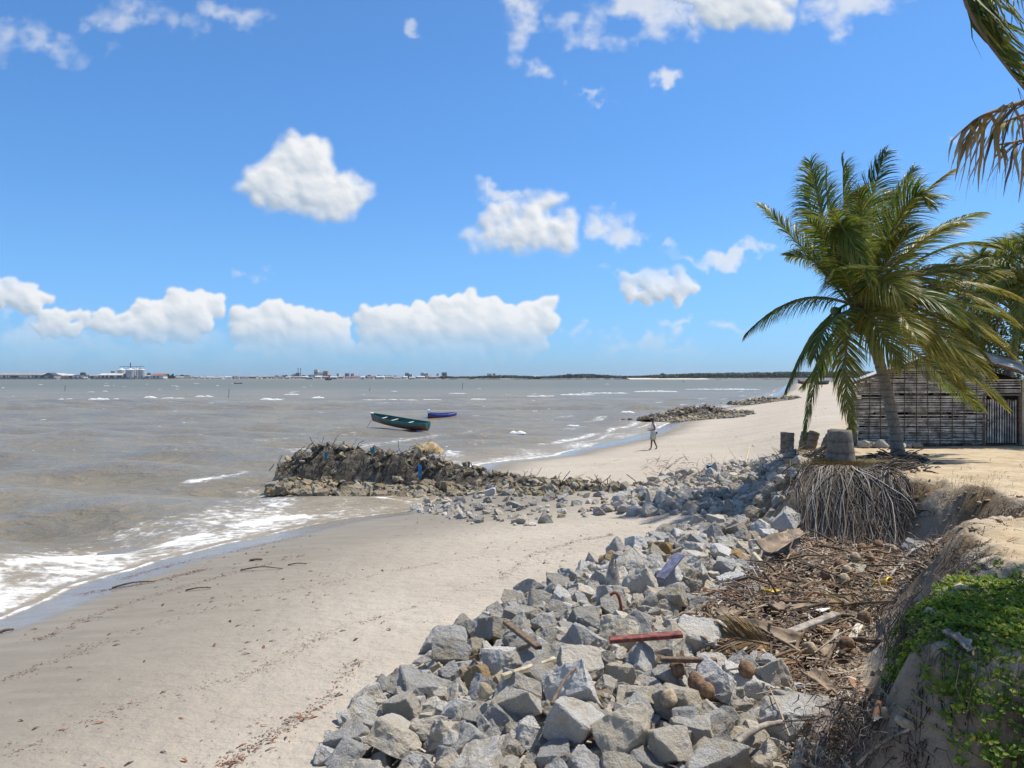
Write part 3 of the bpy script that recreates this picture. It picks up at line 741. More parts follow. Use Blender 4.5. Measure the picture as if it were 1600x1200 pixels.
make_groyne('rubble_groyne',[(-9.5,32.4),(-7.4,32.6),(-5,32.1),(-2.6,31),(-.2,29.8),(2.0,28.4),(4.6,26.6)],[1.2,1.5,1.6,1.5,1.3,1.0,.8,.6],[.7,1.3,1.12,1.22,1.0,.5,.25,.12,.06,.02],.16,11,
   'long dark rubble groyne wrapped in hanging roots, nearest the two boats',520,(.14,.42),[(0,.5,520,1.9),(.35,.85,330,1.1),(0,.12,90,1.4)])
make_groyne('rubble_groyne',[(13.2,78),(16,80),(19.5,81.5),(24.8,82)],[1.2,2.2,2.8,1.8],[.2,.45,.95,1.0,.5,.15],.3,23,
   'middle rubble groyne beyond the walking man, dark and tangled',900,(.18,.55),[(0,.8,600,3.)])
make_groyne('rubble_groyne',[(35,125),(39.5,127),(46,127)],[1.2,2.4,1.4],[.15,.35,.6,.4,.1],.5,37,
   'farthest low rubble groyne along the beach',380,(.25,.8),[(0,.8,260,4.)])
# scraps caught on the near groyne
def cloth(name,c,w,h,mat,label,cat,seed,lay=0.):
    rg=random.Random(seed); n=7; vs=[]
    for i in range(n+1):
        for j in range(n+1):
            a,b=i/n-.5,j/n-.5; ff=rg.uniform(.8,1.1)
            vs.append(Vector((a*w*ff,b*h*(lay)+math.sin(a*9+seed)*.07*w,-b*h*(1-lay)+math.cos(b*7+a*5)*.08*h))+Vector(c))
    mb=MB(); mb.add(vs,[(i*(n+1)+j,i*(n+1)+j+1,(i+1)*(n+1)+j+1,(i+1)*(n+1)+j) for i in range(n) for j in range(n)],0,True)
    o=mb.build(name,mat); md=o.modifiers.new('thick','SOLIDIFY'); md.thickness=.012; tag(o,label,cat); return o
g1=P(656,736,29.5); cloth('plastic_scrap',g1,.14,.5,M['blue'],'bright blue plastic rag hanging on the face of the near groyne','rag',1)
cloth('plastic_scrap',P(582,704,31.0),.18,.22,M['net'],'dark teal net scrap on the top of the near groyne','net scrap',2)
cloth('plastic_scrap',P(509,712,31.4),.12,.34,M['net'],'green net rag hanging near the seaward end of the groyne','net scrap',3)
cloth('plastic_scrap',hit(866,756)+Vector((0,0,.1)),.4,.35,M['blue'],'small blue plastic sheet lying at the landward end of the groyne','sheet',4,.8)
cloth('plastic_scrap',hit(934,798)+Vector((0,0,.08)),.42,.2,M['red'],'red plastic strip lying between stones below the groyne','plastic strip',5,.9)
mb=MB()
for i in range(1):
    prof=[(.75,0),(.72,.25),(.55,.5),(.25,.62),(0,.64)]
    mb.lathe(prof,(0,0,0),16)
mb.v=[(x*.85+.06*math.sin(y*9+z*5),y*.6,z*.62+.06*math.sin(x*7+y*3)) for x,y,z in mb.v]
o=mb.build('sack',simple('tan_sack',(.40,.29,.15),.9,.4,5,.4)); o.location=P(668,703,32.2)+Vector((0,0,-.12)); tag(o,'pale tan sack lying humped on top of the near groyne','sack')

# ------------------------------------------------------------------ palms
M['frond_g']=mat_leaf('near_palm_leaf',[(0,(.04,.075,.014)),(.5,(.10,.15,.02)),(.85,(.21,.22,.03)),(1,(.36,.27,.04))],.45)  # leaf greens of the nearest palm's hanging frond
def bez(a,b,c,t): return a*(1-t)**2+b*(2*t*(1-t))+c*t*t
WIND=Vector((.42,.10,0))
def frond(parent,P0,Pm,P2,leaf=.85,n=74,roll=0.,mat='frond',sag=.55,seed=0,rach='rachis',width=.045,first=.14,wind=1.,r0=.045,miss=0.,sides=(-1,1),S_=None,jit=0.):
    P0,Pm,P2=Vector(P0),Vector(Pm),Vector(P2); Q=Pm*2-(P0+P2)*.5; rg=random.Random(seed)
    pts=[bez(P0,Q,P2,i/16) for i in range(17)]
    mb=MB(); mb.tube(pts,[r0*(1-.9*i/16)+.004 for i in range(17)],5)
    f=mb.build('frond',M[rach],parent)
    B=(Pm-P0).cross(P2-P0)
    chord=(P2-P0).normalized()
    alt=chord.cross(Vector((0,0,1)))
    if alt.length<.25: alt=Vector((1,0,0))
    alt.normalize()
    S0=B.normalized() if B.length>.12*(P2-P0).length**2*.3 else alt
    if S0.dot(alt)<0: S0=-S0
    S0=(S0+alt*.8).normalized()
    if S_ is not None: S0=Vector(S_).normalized()
    V=[];Fc=[];tip=[]
    L=(P2-P0).length
    for side in sides:
        for i in range(n):
            if rg.random()<miss: continue
            t=first+(1-first)*(i+rg.random()*.7)/n
            p=bez(P0,Q,P2,t); T=((Q-P0)*(2*(1-t))+(P2-Q)*(2*t)).normalized()
            S=(S0-T*S0.dot(T)).normalized(); S=Quaternion(T,roll)@S; Nn=S.cross(T)
            if Nn.z<0: Nn=-Nn
            ln=leaf*(min(1,.55+1.5*(t-first))*(1-.72*max(0,(t-.45)/.55)**1.6))*rg.uniform(.82,1.1)
            ang=R(56-32*t)+rg.uniform(-.14,.14)
            D=(S*side*math.sin(ang)+T*math.cos(ang)+Nn*.22+Vector((rg.gauss(0,jit),rg.gauss(0,jit),rg.gauss(0,jit)))).normalized()
            wv=WIND*wind; g=Vector((0,0,-1)); wd=width*rg.uniform(.75,1.15)
            prev=p; k=4; base=len(V)
            wdir=(T-D*T.dot(D)).normalized()
            wdir=Quaternion(D,rg.uniform(-.9,.9))@wdir
            for q in range(k+1):
                s=q/k
                if q: prev=prev+(D+(g*sag+wv)*(s**1.3)*1.1+(Vector((rg.gauss(0,jit),rg.gauss(0,jit),0)) if jit else Vector())).normalized()*(ln/k)
                hw=wd*.5*(.55+.9*s-1.42*s*s) if q<k else .002
                V.append(prev+wdir*hw); V.append(prev-wdir*hw); tip+= [s*.6+t*.4]*2
            for q in range(k): Fc.append((base+2*q,base+2*q+1,base+2*q+3,base+2*q+2))
    lf=bulk('leaflets',[tuple(v) for v in V],Fc,M[mat],f,smooth=True); attr(lf,'tip',tip)
    return f
def coconut(parent,c,r,mat,ax=None):
    mb=MB(); kk=rnd.random()*9; prof=[(0,-1.15),(.45,-1.0),(.85,-.55),(1,0),(.88,.5),(.5,.92),(.15,1.15),(0,1.2)]
    q=Quaternion(Vector((rnd.uniform(-1,1),rnd.uniform(-1,1),.2)).normalized(),rnd.uniform(.2,1.2))
    mb.lathe([(a*r,z*r) for a,z in prof],(0,0,0),14,0,True,q.to_matrix()); c=Vector(c)
    mb.v=[tuple(Vector(p)*(1+.16*mnoise.noise(Vector(p)*(1.1/r)+Vector((kk,kk,0))))+c) for p in mb.v]; return mb
# main palm -------------------------------------------------------------
D0=23.3
base=hit(1402,716); D0=base.y
palm=thing('palm_tree','full green coconut palm leaning left in front of the slatted hut','palm tree',base)
ctr=P(1338,484,D0-.25)
trunk_pts=[P(1406,722,D0),P(1402,700,D0),P(1396,660,D0),P(1386,612,D0-.05),P(1375,570,D0-.1),P(1360,525,D0-.2),ctr]
mb=MB(); 
def dense(pts,n):
    pts=[Vector(p) for p in pts]; out=[]
    for i in range(n+1):
        x=i/n*(len(pts)-1); k=min(int(x),len(pts)-2); f=x-k; a=pts[max(k-1,0)];b=pts[k];c=pts[k+1];d=pts[min(k+2,len(pts)-1)]
        out.append(.5*((2*b)+(c-a)*f+(2*a-5*b+4*c-d)*f*f+(3*b-a-3*c+d)*f**3))
    return out
tp=dense(trunk_pts,70)
rad=[(.25-.075*min(1,i/18)-.03*i/70)*(1+.035*math.sin(i*2.1)) for i in range(71)]; rad[0]*=1.22; rad[1]*=1.12
mb.tube(tp,rad,14,jit=.03); mb.build('trunk',M['trunk'],palm)
ctr=ctr+Vector((0,0,.05))
def px_frond(parent,c,D,mid,tip,dm=0.,dt=0.,start=None,**k):
    return frond(parent,c,P(mid[0],mid[1],D+dm),P(tip[0],tip[1],D+dt),**k)
FR=[ # mid px, tip px, depth mid, depth tip, material, roll
 ((1290,352),(1266,252),-.3,-.9,'frond',.5),((1322,345),(1318,250),.5,.9,'frond',1.1),((1356,340),(1384,238),.2,.5,'frond',.9),((1382,362),(1428,262),.7,1.4,'frond',.4),
 ((1404,352),(1486,268),-.6,-1.2,'frond_y',.3),((1412,330),(1446,318),-1.,-1.9,'frond',-.3),((1258,392),(1189,322),-.2,.2,'frond',.2),((1308,352),(1362,438),-1.6,-2.6,'frond',.2),
 ((1250,468),(1167,520),.2,.3,'frond',0.),((1282,510),(1228,612),-.5,-.7,'frond',.1),((1286,560),(1256,690),-1.0,-1.5,'frond',.15),((1322,548),(1330,672),-1.7,-2.1,'frond_y',.1),
 ((1388,478),(1432,528),-1.6,-2.9,'frond_y',.5),((1462,490),(1584,560),-.7,-1.1,'frond_y',.1),((1456,540),(1568,634),-1.3,-2.0,'frond_y',.2),((1472,440),(1592,468),-.3,-.2,'frond_y',.1),
 ((1456,396),(1558,388),-.6,-1.2,'frond',.2),((1452,372),(1534,332),.9,1.8,'frond',.3),((1300,545),(1252,605),.9,1.5,'frond',.1),((1270,340),(1276,262),.8,1.6,'frond',1.0),
 ((1420,430),(1520,420),1.3,2.4,'frond',.2),((1440,510),(1512,590),.8,1.3,'frond',.1),((1346,352),(1336,300),-1.1,-2.1,'frond',.7),((1290,420),(1230,400),1.2,2.4,'frond',.4),
 ((1372,440),(1412,470),-1.9,-3.1,'frond_y',.5),((1410,500),(1488,580),-1.3,-2.3,'frond_y',.4),((1430,470),(1530,520),-1.0,-1.7,'frond',.3),((1446,470),(1566,535),-1.0,-1.4,'frond_y',.3),((1470,452),(1588,505),-.6,-.9,'frond_y',.4),((1432,500),(1548,588),-1.5,-2.2,'frond_y',.3),((1450,428),(1570,425),-.8,-1.3,'frond_y',.5),((1440,485),(1540,560),-.2,-.6,'frond',.4),((1366,505),(1408,572),-1.9,-2.9,'frond_y',.5),((1420,520),(1500,610),-.2,-.5,'frond_y',.2),((1300,500),(1272,560),-1.6,-2.5,'frond',.4),((1445,420),(1545,432),.4,.6,'frond',.5),((1430,385),(1500,350),-.2,-.4,'frond_y',.5),((1340,380),(1352,300),.3,.5,'frond',.9),((1310,400),(1262,345),-.9,-1.8,'frond',.5),((1370,385),(1440,300),.2,.2,'frond',.8),((1300,370),(1292,268),1.,1.9,'frond',.7),((1480,470),(1580,505),.5,.9,'frond',.3),((1325,440),(1310,420),-1.7,-3.0,'frond',.4),((1440,560),(1530,640),1.0,1.6,'frond',.2),
 ((1330,395),(1300,330),-1.4,-2.8,'frond',.2),((1392,400),(1420,352),-1.2,-2.3,'frond',.5),((1420,455),(1498,500),-1.5,-2.7,'frond',.3),((1360,360),(1398,300),1.0,1.8,'frond',.9)]
for i,(m_,t_,dm,dt,mt,ro) in enumerate(FR):
    px_frond(palm,ctr+Vector((rnd.uniform(-.1,.1),rnd.uniform(-.1,.1),rnd.uniform(-.15,.2))),D0,m_,t_,dm,dt,mat=mt,roll=ro,seed=i,n=70 if i in (10,18) else 112,leaf=.72 if i in (10,18) else (.95 if i in (9,11) else 1.22),sag=1.5 if i in (8,9,10,18) else .72,width=.05,wind=.45 if i in (8,9,10,18) else 1.)
for i,(du,dv) in enumerate([(-38,22),(-28,34),(-14,30),(14,32),(26,20),(38,12),(2,40),(-44,10)]):
    c=P(1340+du*.8,478+dv*.8,D0-.45-.1*(i%3)); coconut(palm,c,.13,None).build('coconut',M['coco_green'],palm)
mb=MB()
for k in range(26):
    a=rnd.uniform(0,6.28); b=base+Vector((math.cos(a)*.28,math.sin(a)*.28,.12)); e=base+Vector((math.cos(a)*rnd.uniform(.5,1.2),math.sin(a)*rnd.uniform(.4,1.),-.05)); mb.tube([b,(b+e)/2+Vector((0,0,.05)),e],[.035,.03,.012],5)
mb.build('roots',M['bark_d'],palm)
# palms behind the hut ---------------------------------------------------
def wild_palm(loc,crown,n,seed,label,L=3.6,lean=None,frnd='frond'):
    t=thing('palm_tree',label,'palm tree',loc); rg=random.Random(seed); crown=Vector(crown); loc=Vector(loc)
    tp=dense([loc-Vector((0,0,.2)),loc.lerp(crown,.33)+Vector((.15,0,0)),loc.lerp(crown,.7)+Vector((.1,0,0)),crown],30); mb=MB(); mb.tube(tp,[.21-.003*i for i in range(31)],12,jit=.03); mb.build('trunk',M['trunk'],t)
    for i in range(n):
        a=i*2.399+rg.uniform(-.2,.2); el=rg.uniform(-.35,1.2) if i%3 else rg.uniform(.5,1.3); l=L*rg.uniform(.8,1.1)
        h=Vector((math.cos(a)*math.cos(el),math.sin(a)*math.cos(el),math.sin(el)))
        m=crown+h*l*.55+WIND*.3; e=crown+h*l*.95+Vector((0,0,-l*(.30+.25*math.cos(el))))+WIND*.9
        frond(t,crown,m,e,leaf=1.1,n=70,width=.055,sag=.75,roll=rg.uniform(-.4,.4),mat='frond' if rg.random()<.8 else 'frond_y',seed=seed*50+i)
    return t
wild_palm((20.2,33.2,1.7),P(1592,492,33.4),30,3,'coconut palm standing behind the hut at the right edge',3.9)
wild_palm((21.5,38,1.7),P(1548,470,38.5),28,4,'second palm rising behind the hut, left of its neighbour',4.3)
wild_palm((26.5,36.5,1.7),P(1680,420,37),24,6,'tall palm behind the hut mostly outside the picture',4.6)
def leafy_tree(loc,r,h,n,seed,label,name='leafy_tree'):
    loc=Vector(loc); t=thing(name,label,'tree',loc); rg=random.Random(seed); mb=MB()
    mb.tube(dense([loc-Vector((0,0,.2)),loc+Vector((.1,0,h*.3)),loc+Vector((0,0,h*.6))],10),[.16-.006*i for i in range(11)],8)
    for k in range(9):
        a=k*.7; e=loc+Vector((math.cos(a)*r*.7,math.sin(a)*r*.7,h*rg.uniform(.5,.9))); mb.tube([loc+Vector((0,0,h*.3)),loc.lerp(e,.6)+Vector((0,0,.2)),e],[.07,.05,.02],5)
    mb.build('trunk',M['bark_d'],t); V=[];Fc=[]; cl=[(rg.uniform(-1,1),rg.uniform(-1,1),rg.uniform(-.8,1)) for _ in range(26)]
    for k in range(n):
        c_=cl[rg.randrange(26)]; p=Vector((c_[0]*r*.75+rg.gauss(0,.24)*r,c_[1]*r*.75+rg.gauss(0,.24)*r,h*.62+c_[2]*h*.32+rg.gauss(0,.09)*h)); p+=loc
        d=Vector((rg.uniform(-1,1),rg.uniform(-1,1),rg.uniform(-.8,.3))).normalized(); s=d.cross(Vector((rg.uniform(-1,1),rg.uniform(-1,1),1))).normalized(); l=rg.uniform(.12,.24); q=len(V); V+=[p,p+d*l*.5+s*l*.25,p+d*l,p+d*l*.5-s*l*.25]; Fc.append((q,q+1,q+2,q+3))
    o=bulk('crown',[tuple(v) for v in V],Fc,M['frond'],t); attr(o,'tip',[.2]*len(V))
wild_palm((20.9,30.8,1.7),P(1628,452,31),34,8,'coconut palm beside the pier of the hut, its fronds filling the right edge',4.1)
leafy_tree((22.3,36.8,1.6),2.4,6.6,9000,5,'dense dark leafy tree behind the right half of the hut')
leafy_tree((25.6,35.8,1.6),2.6,7.2,9000,6,'dense dark leafy tree behind the hut, outermost at the right edge')
# overhanging palm at the right edge ------------------------------------
near=thing('palm_tree','nearest coconut palm at the right edge, only its hanging fronds in view','palm tree',(8.0,8.6,2.2))
cr=Vector((7.6,8.5,7.6)); mb=MB(); tp=dense([(8.1,8.7,2.0),(8.05,8.6,3.6),(7.8,8.5,5.6),cr],40); mb.tube(tp,[.27-.003*i for i in range(41)],12,jit=.03); mb.build('trunk',M['trunk'],near)
frond(near,cr,P(1532,-45,7.6),P(1622,165,7.0),leaf=1.0,n=170,mat='frond_g',sag=.55,seed=300,width=.042,wind=.8,rach='rachis_d',sides=(1,),S_=(.9,.25,-.15),jit=.12)
frond(near,cr,P(1640,150,8.0),P(1513,196,7.5),leaf=1.25,n=27,roll=.2,mat='frond_dead',sag=4.2,seed=301,rach='rachis_d',width=.062,wind=-.15,miss=.1,first=.35,jit=.35)
frond(near,cr,P(1700,190,8.2),P(1560,226,7.8),leaf=1.1,n=20,roll=.2,mat='frond_dead',sag=4.,seed=302,rach='rachis_d',width=.05,wind=-.2,miss=.15,first=.3,jit=.3)
frond(near,cr,P(1700,150,8.3),P(1556,196,8.0),leaf=.6,n=50,roll=.5,mat='frond_y',sag=.8,seed=303,width=.04,wind=.9,rach='rachis_d',sides=(1,),S_=(.7,.3,-.6),jit=.1)
for i,(tx,ty,tz) in enumerate(((5.0,6.2,6.6),(6.9,5.2,6.3),(5.6,7.0,7.0),(7.2,6.3,7.0),(8.4,5.4,6.4))):  # fronds out of view, added so their shadow falls on the near bank
    e=Vector((tx,ty,tz)); frond(near,cr,cr.lerp(e,.5)+Vector((0,0,.75)),e,leaf=.85,n=70,seed=340+i,mat='frond',width=.05)
for i in range(15):
    a=i*2.399+.4; el=.15+.9*((i*.37)%1); h=Vector((math.cos(a)*math.cos(el),math.sin(a)*math.cos(el),math.sin(el)))
    e=cr+h*3.6+Vector((0,0,-1.4)); m=cr+h*2.2
    # keep the picture's sky clear: skip those that would cross the view
    if e.x/e.y*F+UC<1640 and abs((VH-(e.z-H)/e.y*F))<1e9: continue
    frond(near,cr,m,e,leaf=.8,n=56,seed=320+i,mat='frond')
# ------------------------------------------------------------------ stump with its root mound
M['stump']=mat_trunk('stump_bark',(.13,.105,.08),(.235,.20,.16),7.)
sb=hit(1321,738); ST=Vector((sb.x,sb.y+.3,0)); ST.z=gz(ST.x,ST.y)
stump=thing('palm_stump','grey cut palm trunk stump standing on a mound of bare roots','stump',ST)
dS=ST.y; top=P(1319,672,dS); h=top.z-ST.z; r=22.5/F*dS
mb=MB(); mb.lathe([(r*1.12,-.3),(r*1.1,0),(r*.96,h*.25),(r*.90,h*.5),(r*.83,h*.78),(r*.80,h*.95),(r*.76,h),(r*.4,h*1.015),(0,h*1.0)],ST,28); mb.v=[(x+.02*math.sin(z*3+1),y,z+.012*math.sin(x*31+y*17)) for x,y,z in mb.v]
mb.build('trunk',M['stump'],stump)
mb=MB(); rg=random.Random(8)
for k in range(3000):
    a=R(-82)+rg.gauss(0,.85); r0=.62+.34*rg.random()**1.2; n_=rg.randint(3,10); lay=.03+.16*rg.random()**1.5; st=rg.uniform(.13,.26)
    p=ST+Vector((math.cos(a)*r0*1.15,math.sin(a)*r0,0)); p.z=max(gz(p.x,p.y),ST.z-.9*r0*.5)+lay; pts=[p.copy()]; dr=rg.uniform(.10,.26); aa=a
    for q in range(n_):
        aa+=rg.gauss(0,.30); p=p+Vector((math.cos(aa)*st,math.sin(aa)*st*.9,0)); g=gz(p.x,p.y)+.03+lay*(1-q/n_)
        p.z=max(g,pts[-1].z-dr*(1+.25*q)); pts.append(p.copy())
    if pts[-1].z>ST.z-.45 or pts[-1].x>ST.x+2.2 or pts[-1].x<ST.x-1.7: continue
    w=rg.choice([.004,.006,.009,.013,.02])*rg.uniform(.8,1.2); mb.tube(pts,[w*(1-.6*i/len(pts)) for i in range(len(pts))],4,cap=False,smooth=True)
rt=mb.build('roots',M['roots'],stump); rt['kind']='stuff'
# ------------------------------------------------------------------ litter, grass, vines (uncountable cover)
def blades(name,items,mat,parent=None,tri=True):
    """items: (p, dir, length, width) flat slivers"""
    V=[];Fc=[]
    for p,d,l,w in items:
        d=d.normalized(); s=d.cross(Vector((0,0,1)))
        if s.length<.1: s=Vector((1,0,0))
        s.normalize(); s=s*w*.5; n=len(V); b=p+d*l*.5+Vector((0,0,.12*l)); e=p+d*l
        V+=[p-s,p+s,b+s,b-s,e+s*.2,e-s*.2]; Fc+=[(n,n+1,n+2,n+3),(n+3,n+2,n+4,n+5)]
    return bulk(name,[tuple(v) for v in V],Fc,mat,parent)
def rand_in(poly,n,seed):
    rg=random.Random(seed); xs=[p[0] for p in poly]; ys=[p[1] for p in poly]
    px=np.array([[rg.uniform(min(xs),max(xs)),rg.uniform(min(ys),max(ys))] for _ in range(n)]); return px[inpoly(poly,px[:,0],px[:,1])]
LIT2=pix_poly([(1235,842),(1330,850),(1440,850),(1470,870),(1440,900),(1410,930),(1366,985),(1345,1050),(1360,1120),(1390,1215),(1235,1215),(1230,1150),(1180,1085),(1105,1030),(1070,990),(1105,945),(1165,905),(1205,875)])
rg=random.Random(12); mb=MB()
pp=rand_in(LIT2,15000,13); zz=ground(pp[:,0],pp[:,1]); pat=fbm(pp[:,0]*1.1,pp[:,1]*1.1,3,19)
for (x,y),z,pt in zip(pp,zz,pat):
    if pt<-.12 and rg.random()<.7: continue
    L=rg.choice([.06,.08,.10,.14,.2,.28,.42])*rg.uniform(.7,1.3); a=rg.gauss(.3,1.1); d=Vector((math.cos(a),math.sin(a),rg.gauss(.02,.16)))
    p=Vector((x,y,z+.02+.20*rg.random()**1.6)); w=rg.choice([.004,.005,.007,.012])*rg.uniform(.8,1.3)
    q=p+d*L; m=(p+q)/2+Vector((rg.uniform(-.06,.06)*L,rg.uniform(-.06,.06)*L,rg.uniform(-.02,.08)*L))
    mb.tube([p,m,q],[w,w*.9,w*.5],3,cap=False,smooth=False)
pp=rand_in(LIT2,520,113)
for x,y in pp:
    z=gz(x,y); a=rg.uniform(0,6.28); L=rg.uniform(.25,.8); d=Vector((math.cos(a),math.sin(a),rg.gauss(.05,.2))); p=Vector((x,y,z+.06+.2*rg.random())); w=rg.uniform(.010,.024); q=p+d*L
    mb.tube([p,(p+q)/2+Vector((rg.uniform(-.08,.08),rg.uniform(-.08,.08),rg.uniform(0,.1))),q],[w,w*.9,w*.4],5,cap=True)
o=mb.build('palm_litter',M['litter']); tag(o,'brown tangle of dry twigs, husks and leaf scraps behind the rock heap','litter',kind='stuff')
it=[]; pp=rand_in(LIT2,6500,14); zz=ground(pp[:,0],pp[:,1])
for (x,y),z in zip(pp,zz):
    a=rg.uniform(0,6.28); it.append((Vector((x,y,z+.02+.16*rg.random())),Vector((math.cos(a),math.sin(a),rg.uniform(-.3,.5))),rg.uniform(.05,.26),rg.uniform(.012,.055)))
pp=rand_in(RIPRAP,1300,15); zz=ground(pp[:,0],pp[:,1])
for (x,y),z in zip(pp,zz):
    a=rg.uniform(0,6.28); it.append((Vector((x,y,z+.05+.1*rg.random())),Vector((math.cos(a),math.sin(a),rg.uniform(-.1,.3))),rg.uniform(.05,.16),rg.uniform(.012,.035)))
o=blades('leaf_scraps',it,M['litter']); tag(o,'dry brown leaf scraps strewn over the debris and between rocks','leaf litter',kind='stuff')
# small tide wrack on the open sand, in the lines the tide left
it=[]
lines=[[(0,1065),(120,1020),(250,975),(420,930),(600,895),(760,868)],[(20,1180),(150,1120),(280,1080),(400,1050),(470,1010),(520,985),(640,950),(760,905),(900,862)],[(190,905),(260,885),(380,858),(470,838)],[(120,930),(220,912),(320,890)],[(60,1000),(180,950),(330,905),(470,868)],
       [(560,1030),(500,1100),(420,1150),(350,1200)],[(780,905),(850,860),(960,835)],[(1030,690),(960,720),(900,745)],[(1060,662),(1040,678),(1000,690)]]
for li,l in enumerate(lines):
    pts=[hit(u,v) for u,v in l]
    dp=dense(pts,160)
    for p in dp:
        for k in range(rg.choice([0,2,5,8]) if li not in(2,) else rg.choice([1,5,9])):
            q=p+Vector((rg.gauss(0,.07),rg.gauss(0,.06),0))*(1 if rg.random()<.75 else 3); q.z=gz(q.x,q.y)+.004
            a=rg.gauss(.5,.8); big=rg.random()<.05
            it.append((q,Vector((math.cos(a),math.sin(a),.04)),rg.uniform(.05,.13) if big else rg.uniform(.012,.045),rg.uniform(.01,.022) if big else rg.uniform(.005,.013)))
BEACH=pix_poly([(0,985),(200,915),(420,850),(640,810),(900,805),(1050,815),(850,905),(640,1040),(470,1210),(0,1210)])
pp=rand_in(BEACH,1700,16); zz=ground(pp[:,0],pp[:,1])
dn=fbm(pp[:,0]*.5,pp[:,1]*.5,3,66)
for (x,y),z,dd in zip(pp,zz,dn):
    if dd<-.05 and rg.random()<.75: continue
    a=rg.uniform(0,6.28); s=rg.random()**3; it.append((Vector((x,y,z+.005)),Vector((math.cos(a),math.sin(a),.06)),.02+.11*s,.007+.028*s))
FARB=pix_poly([(860,745),(1000,690),(1100,655),(1250,620),(1300,640),(1310,690),(1220,715),(1100,728),(960,752)])
pp=rand_in(FARB,1600,17); zz=ground(pp[:,0],pp[:,1])
for (x,y),z in zip(pp,zz):
    a=rg.uniform(0,6.28); s=rg.random()**3; it.append((Vector((x,y,z+.008)),Vector((math.cos(a),math.sin(a),.04)),.04+.2*s,.01+.05*s))
PLAT=pix_poly([(1420,735),(1600,710),(1640,900),(1480,905),(1470,850),(1570,800),(1500,770)])
pp=rand_in(PLAT,900,18); zz=ground(pp[:,0],pp[:,1])
for (x,y),z in zip(pp,zz):
    a=rg.uniform(0,6.28); s=rg.random()**2; it.append((Vector((x,y,z+.01)),Vector((math.cos(a),math.sin(a),.1)),.03+.25*s,.006+.012*s))
o=blades('tide_wrack',it,M['wrack']); tag(o,'small reddish brown leaf bits and wrack left on the sand','wrack',kind='stuff')
# dry grass on the root mound and bank lip
it=[]
for k in range(4200):
    a=rg.uniform(0,6.28); r_=.28+.62*rg.random()**1.3; x=ST.x+math.cos(a)*r_*1.25; y=ST.y+math.sin(a)*r_; 
    z=max(gz(x,y),ST.z-.05-.25*r_)+.16*(math.sin(a)<.3); d=Vector((math.cos(a)*.6+.2,math.sin(a)*.6,rg.uniform(.4,1.2))); it.append((Vector((x,y,z)),d,rg.uniform(.06,.17),.009))
for k in range(1000):
    u=rg.uniform(1360,1560); v=rg.uniform(748,800)-max(0,(u-1440))*.05
    p=hit(u,v) if k%6==0 else p+Vector((rg.gauss(0,.12),rg.gauss(0,.12),0)); p.z=gz(p.x,p.y)
    it.append((p.copy(),Vector((rg.uniform(-.5,.7),rg.uniform(-.6,.3),rg.uniform(.0,.5))),rg.uniform(.05,.14),.007))
o=blades('dry_grass',it,M['grass']); tag(o,'thin yellow dry grass around the stump and on the bank edge','grass',kind='stuff')
# exposed roots along the eroded edge
M['rootmix']=mat_litter('bank_roots',[(0,(.03,.022,.016)),(.5,(.08,.055,.04)),(.85,(.17,.125,.09)),(1,(.30,.25,.20))])
mb=MB()
ed=[(1300,1020),(1340,1045),(1365,1080),(1390,1110),(1420,1130)]
def edge_roots(n,pts,len_,spread,seed,rad=(.004,.011),down=1.):
    rg=random.Random(seed)
    P3=dense(pts,60)
    for k in range(n):
        a=P3[rg.randrange(61)]+Vector((rg.gauss(0,spread),rg.gauss(0,spread),rg.uniform(-.1,.05)))
        l=len_*rg.uniform(.4,1.2); b=a+Vector((rg.uniform(-.5,.25)*l,rg.uniform(-.6,.2)*l,-l*down*rg.uniform(.3,1.)))
        g=gz(b.x,b.y); b.z=max(b.z,g+.02); ra=rg.uniform(*rad)
        m=(a+b)/2+Vector((rg.gauss(0,.1)*l,rg.gauss(0,.1)*l,rg.uniform(0,.2)*l)); m.z=max(m.z,gz(m.x,m.y)+.02)
        mb.tube([a,m,b],[ra,ra*.8,ra*.4],3,cap=False)
lip=[Vector((x,y,gz(x+.25,y+.1)-.05)) for x,y in ((3.9,5.2),(3.25,6.0),(3.4,6.7),(4.1,7.5),(5.0,8.5),(5.75,9.9))]
edge_roots(1100,lip,.42,.15,5,(.002,.0045))
face_=[Vector((x,y,gz(x,y)+.04)) for x,y in ((3.0,5.0),(2.75,5.8),(2.85,6.6),(3.4,7.4))]
edge_roots(1400,face_,.32,.24,15,(.0025,.007),.4)
lip2=[Vector((x,y,gz(x,y)-.02)) for x,y in ((6.0,10.8),(7.1,12.1),(8.5,12.9),(8.9,13.8),(8.2,14.8),(7.7,15.8))]
edge_roots(800,lip2,.5,.24,6,(.003,.007))
o=mb.build('exposed_roots',M['rootmix']); tag(o,'fine brown roots dangling from the eroded sand bank','roots',kind='stuff')
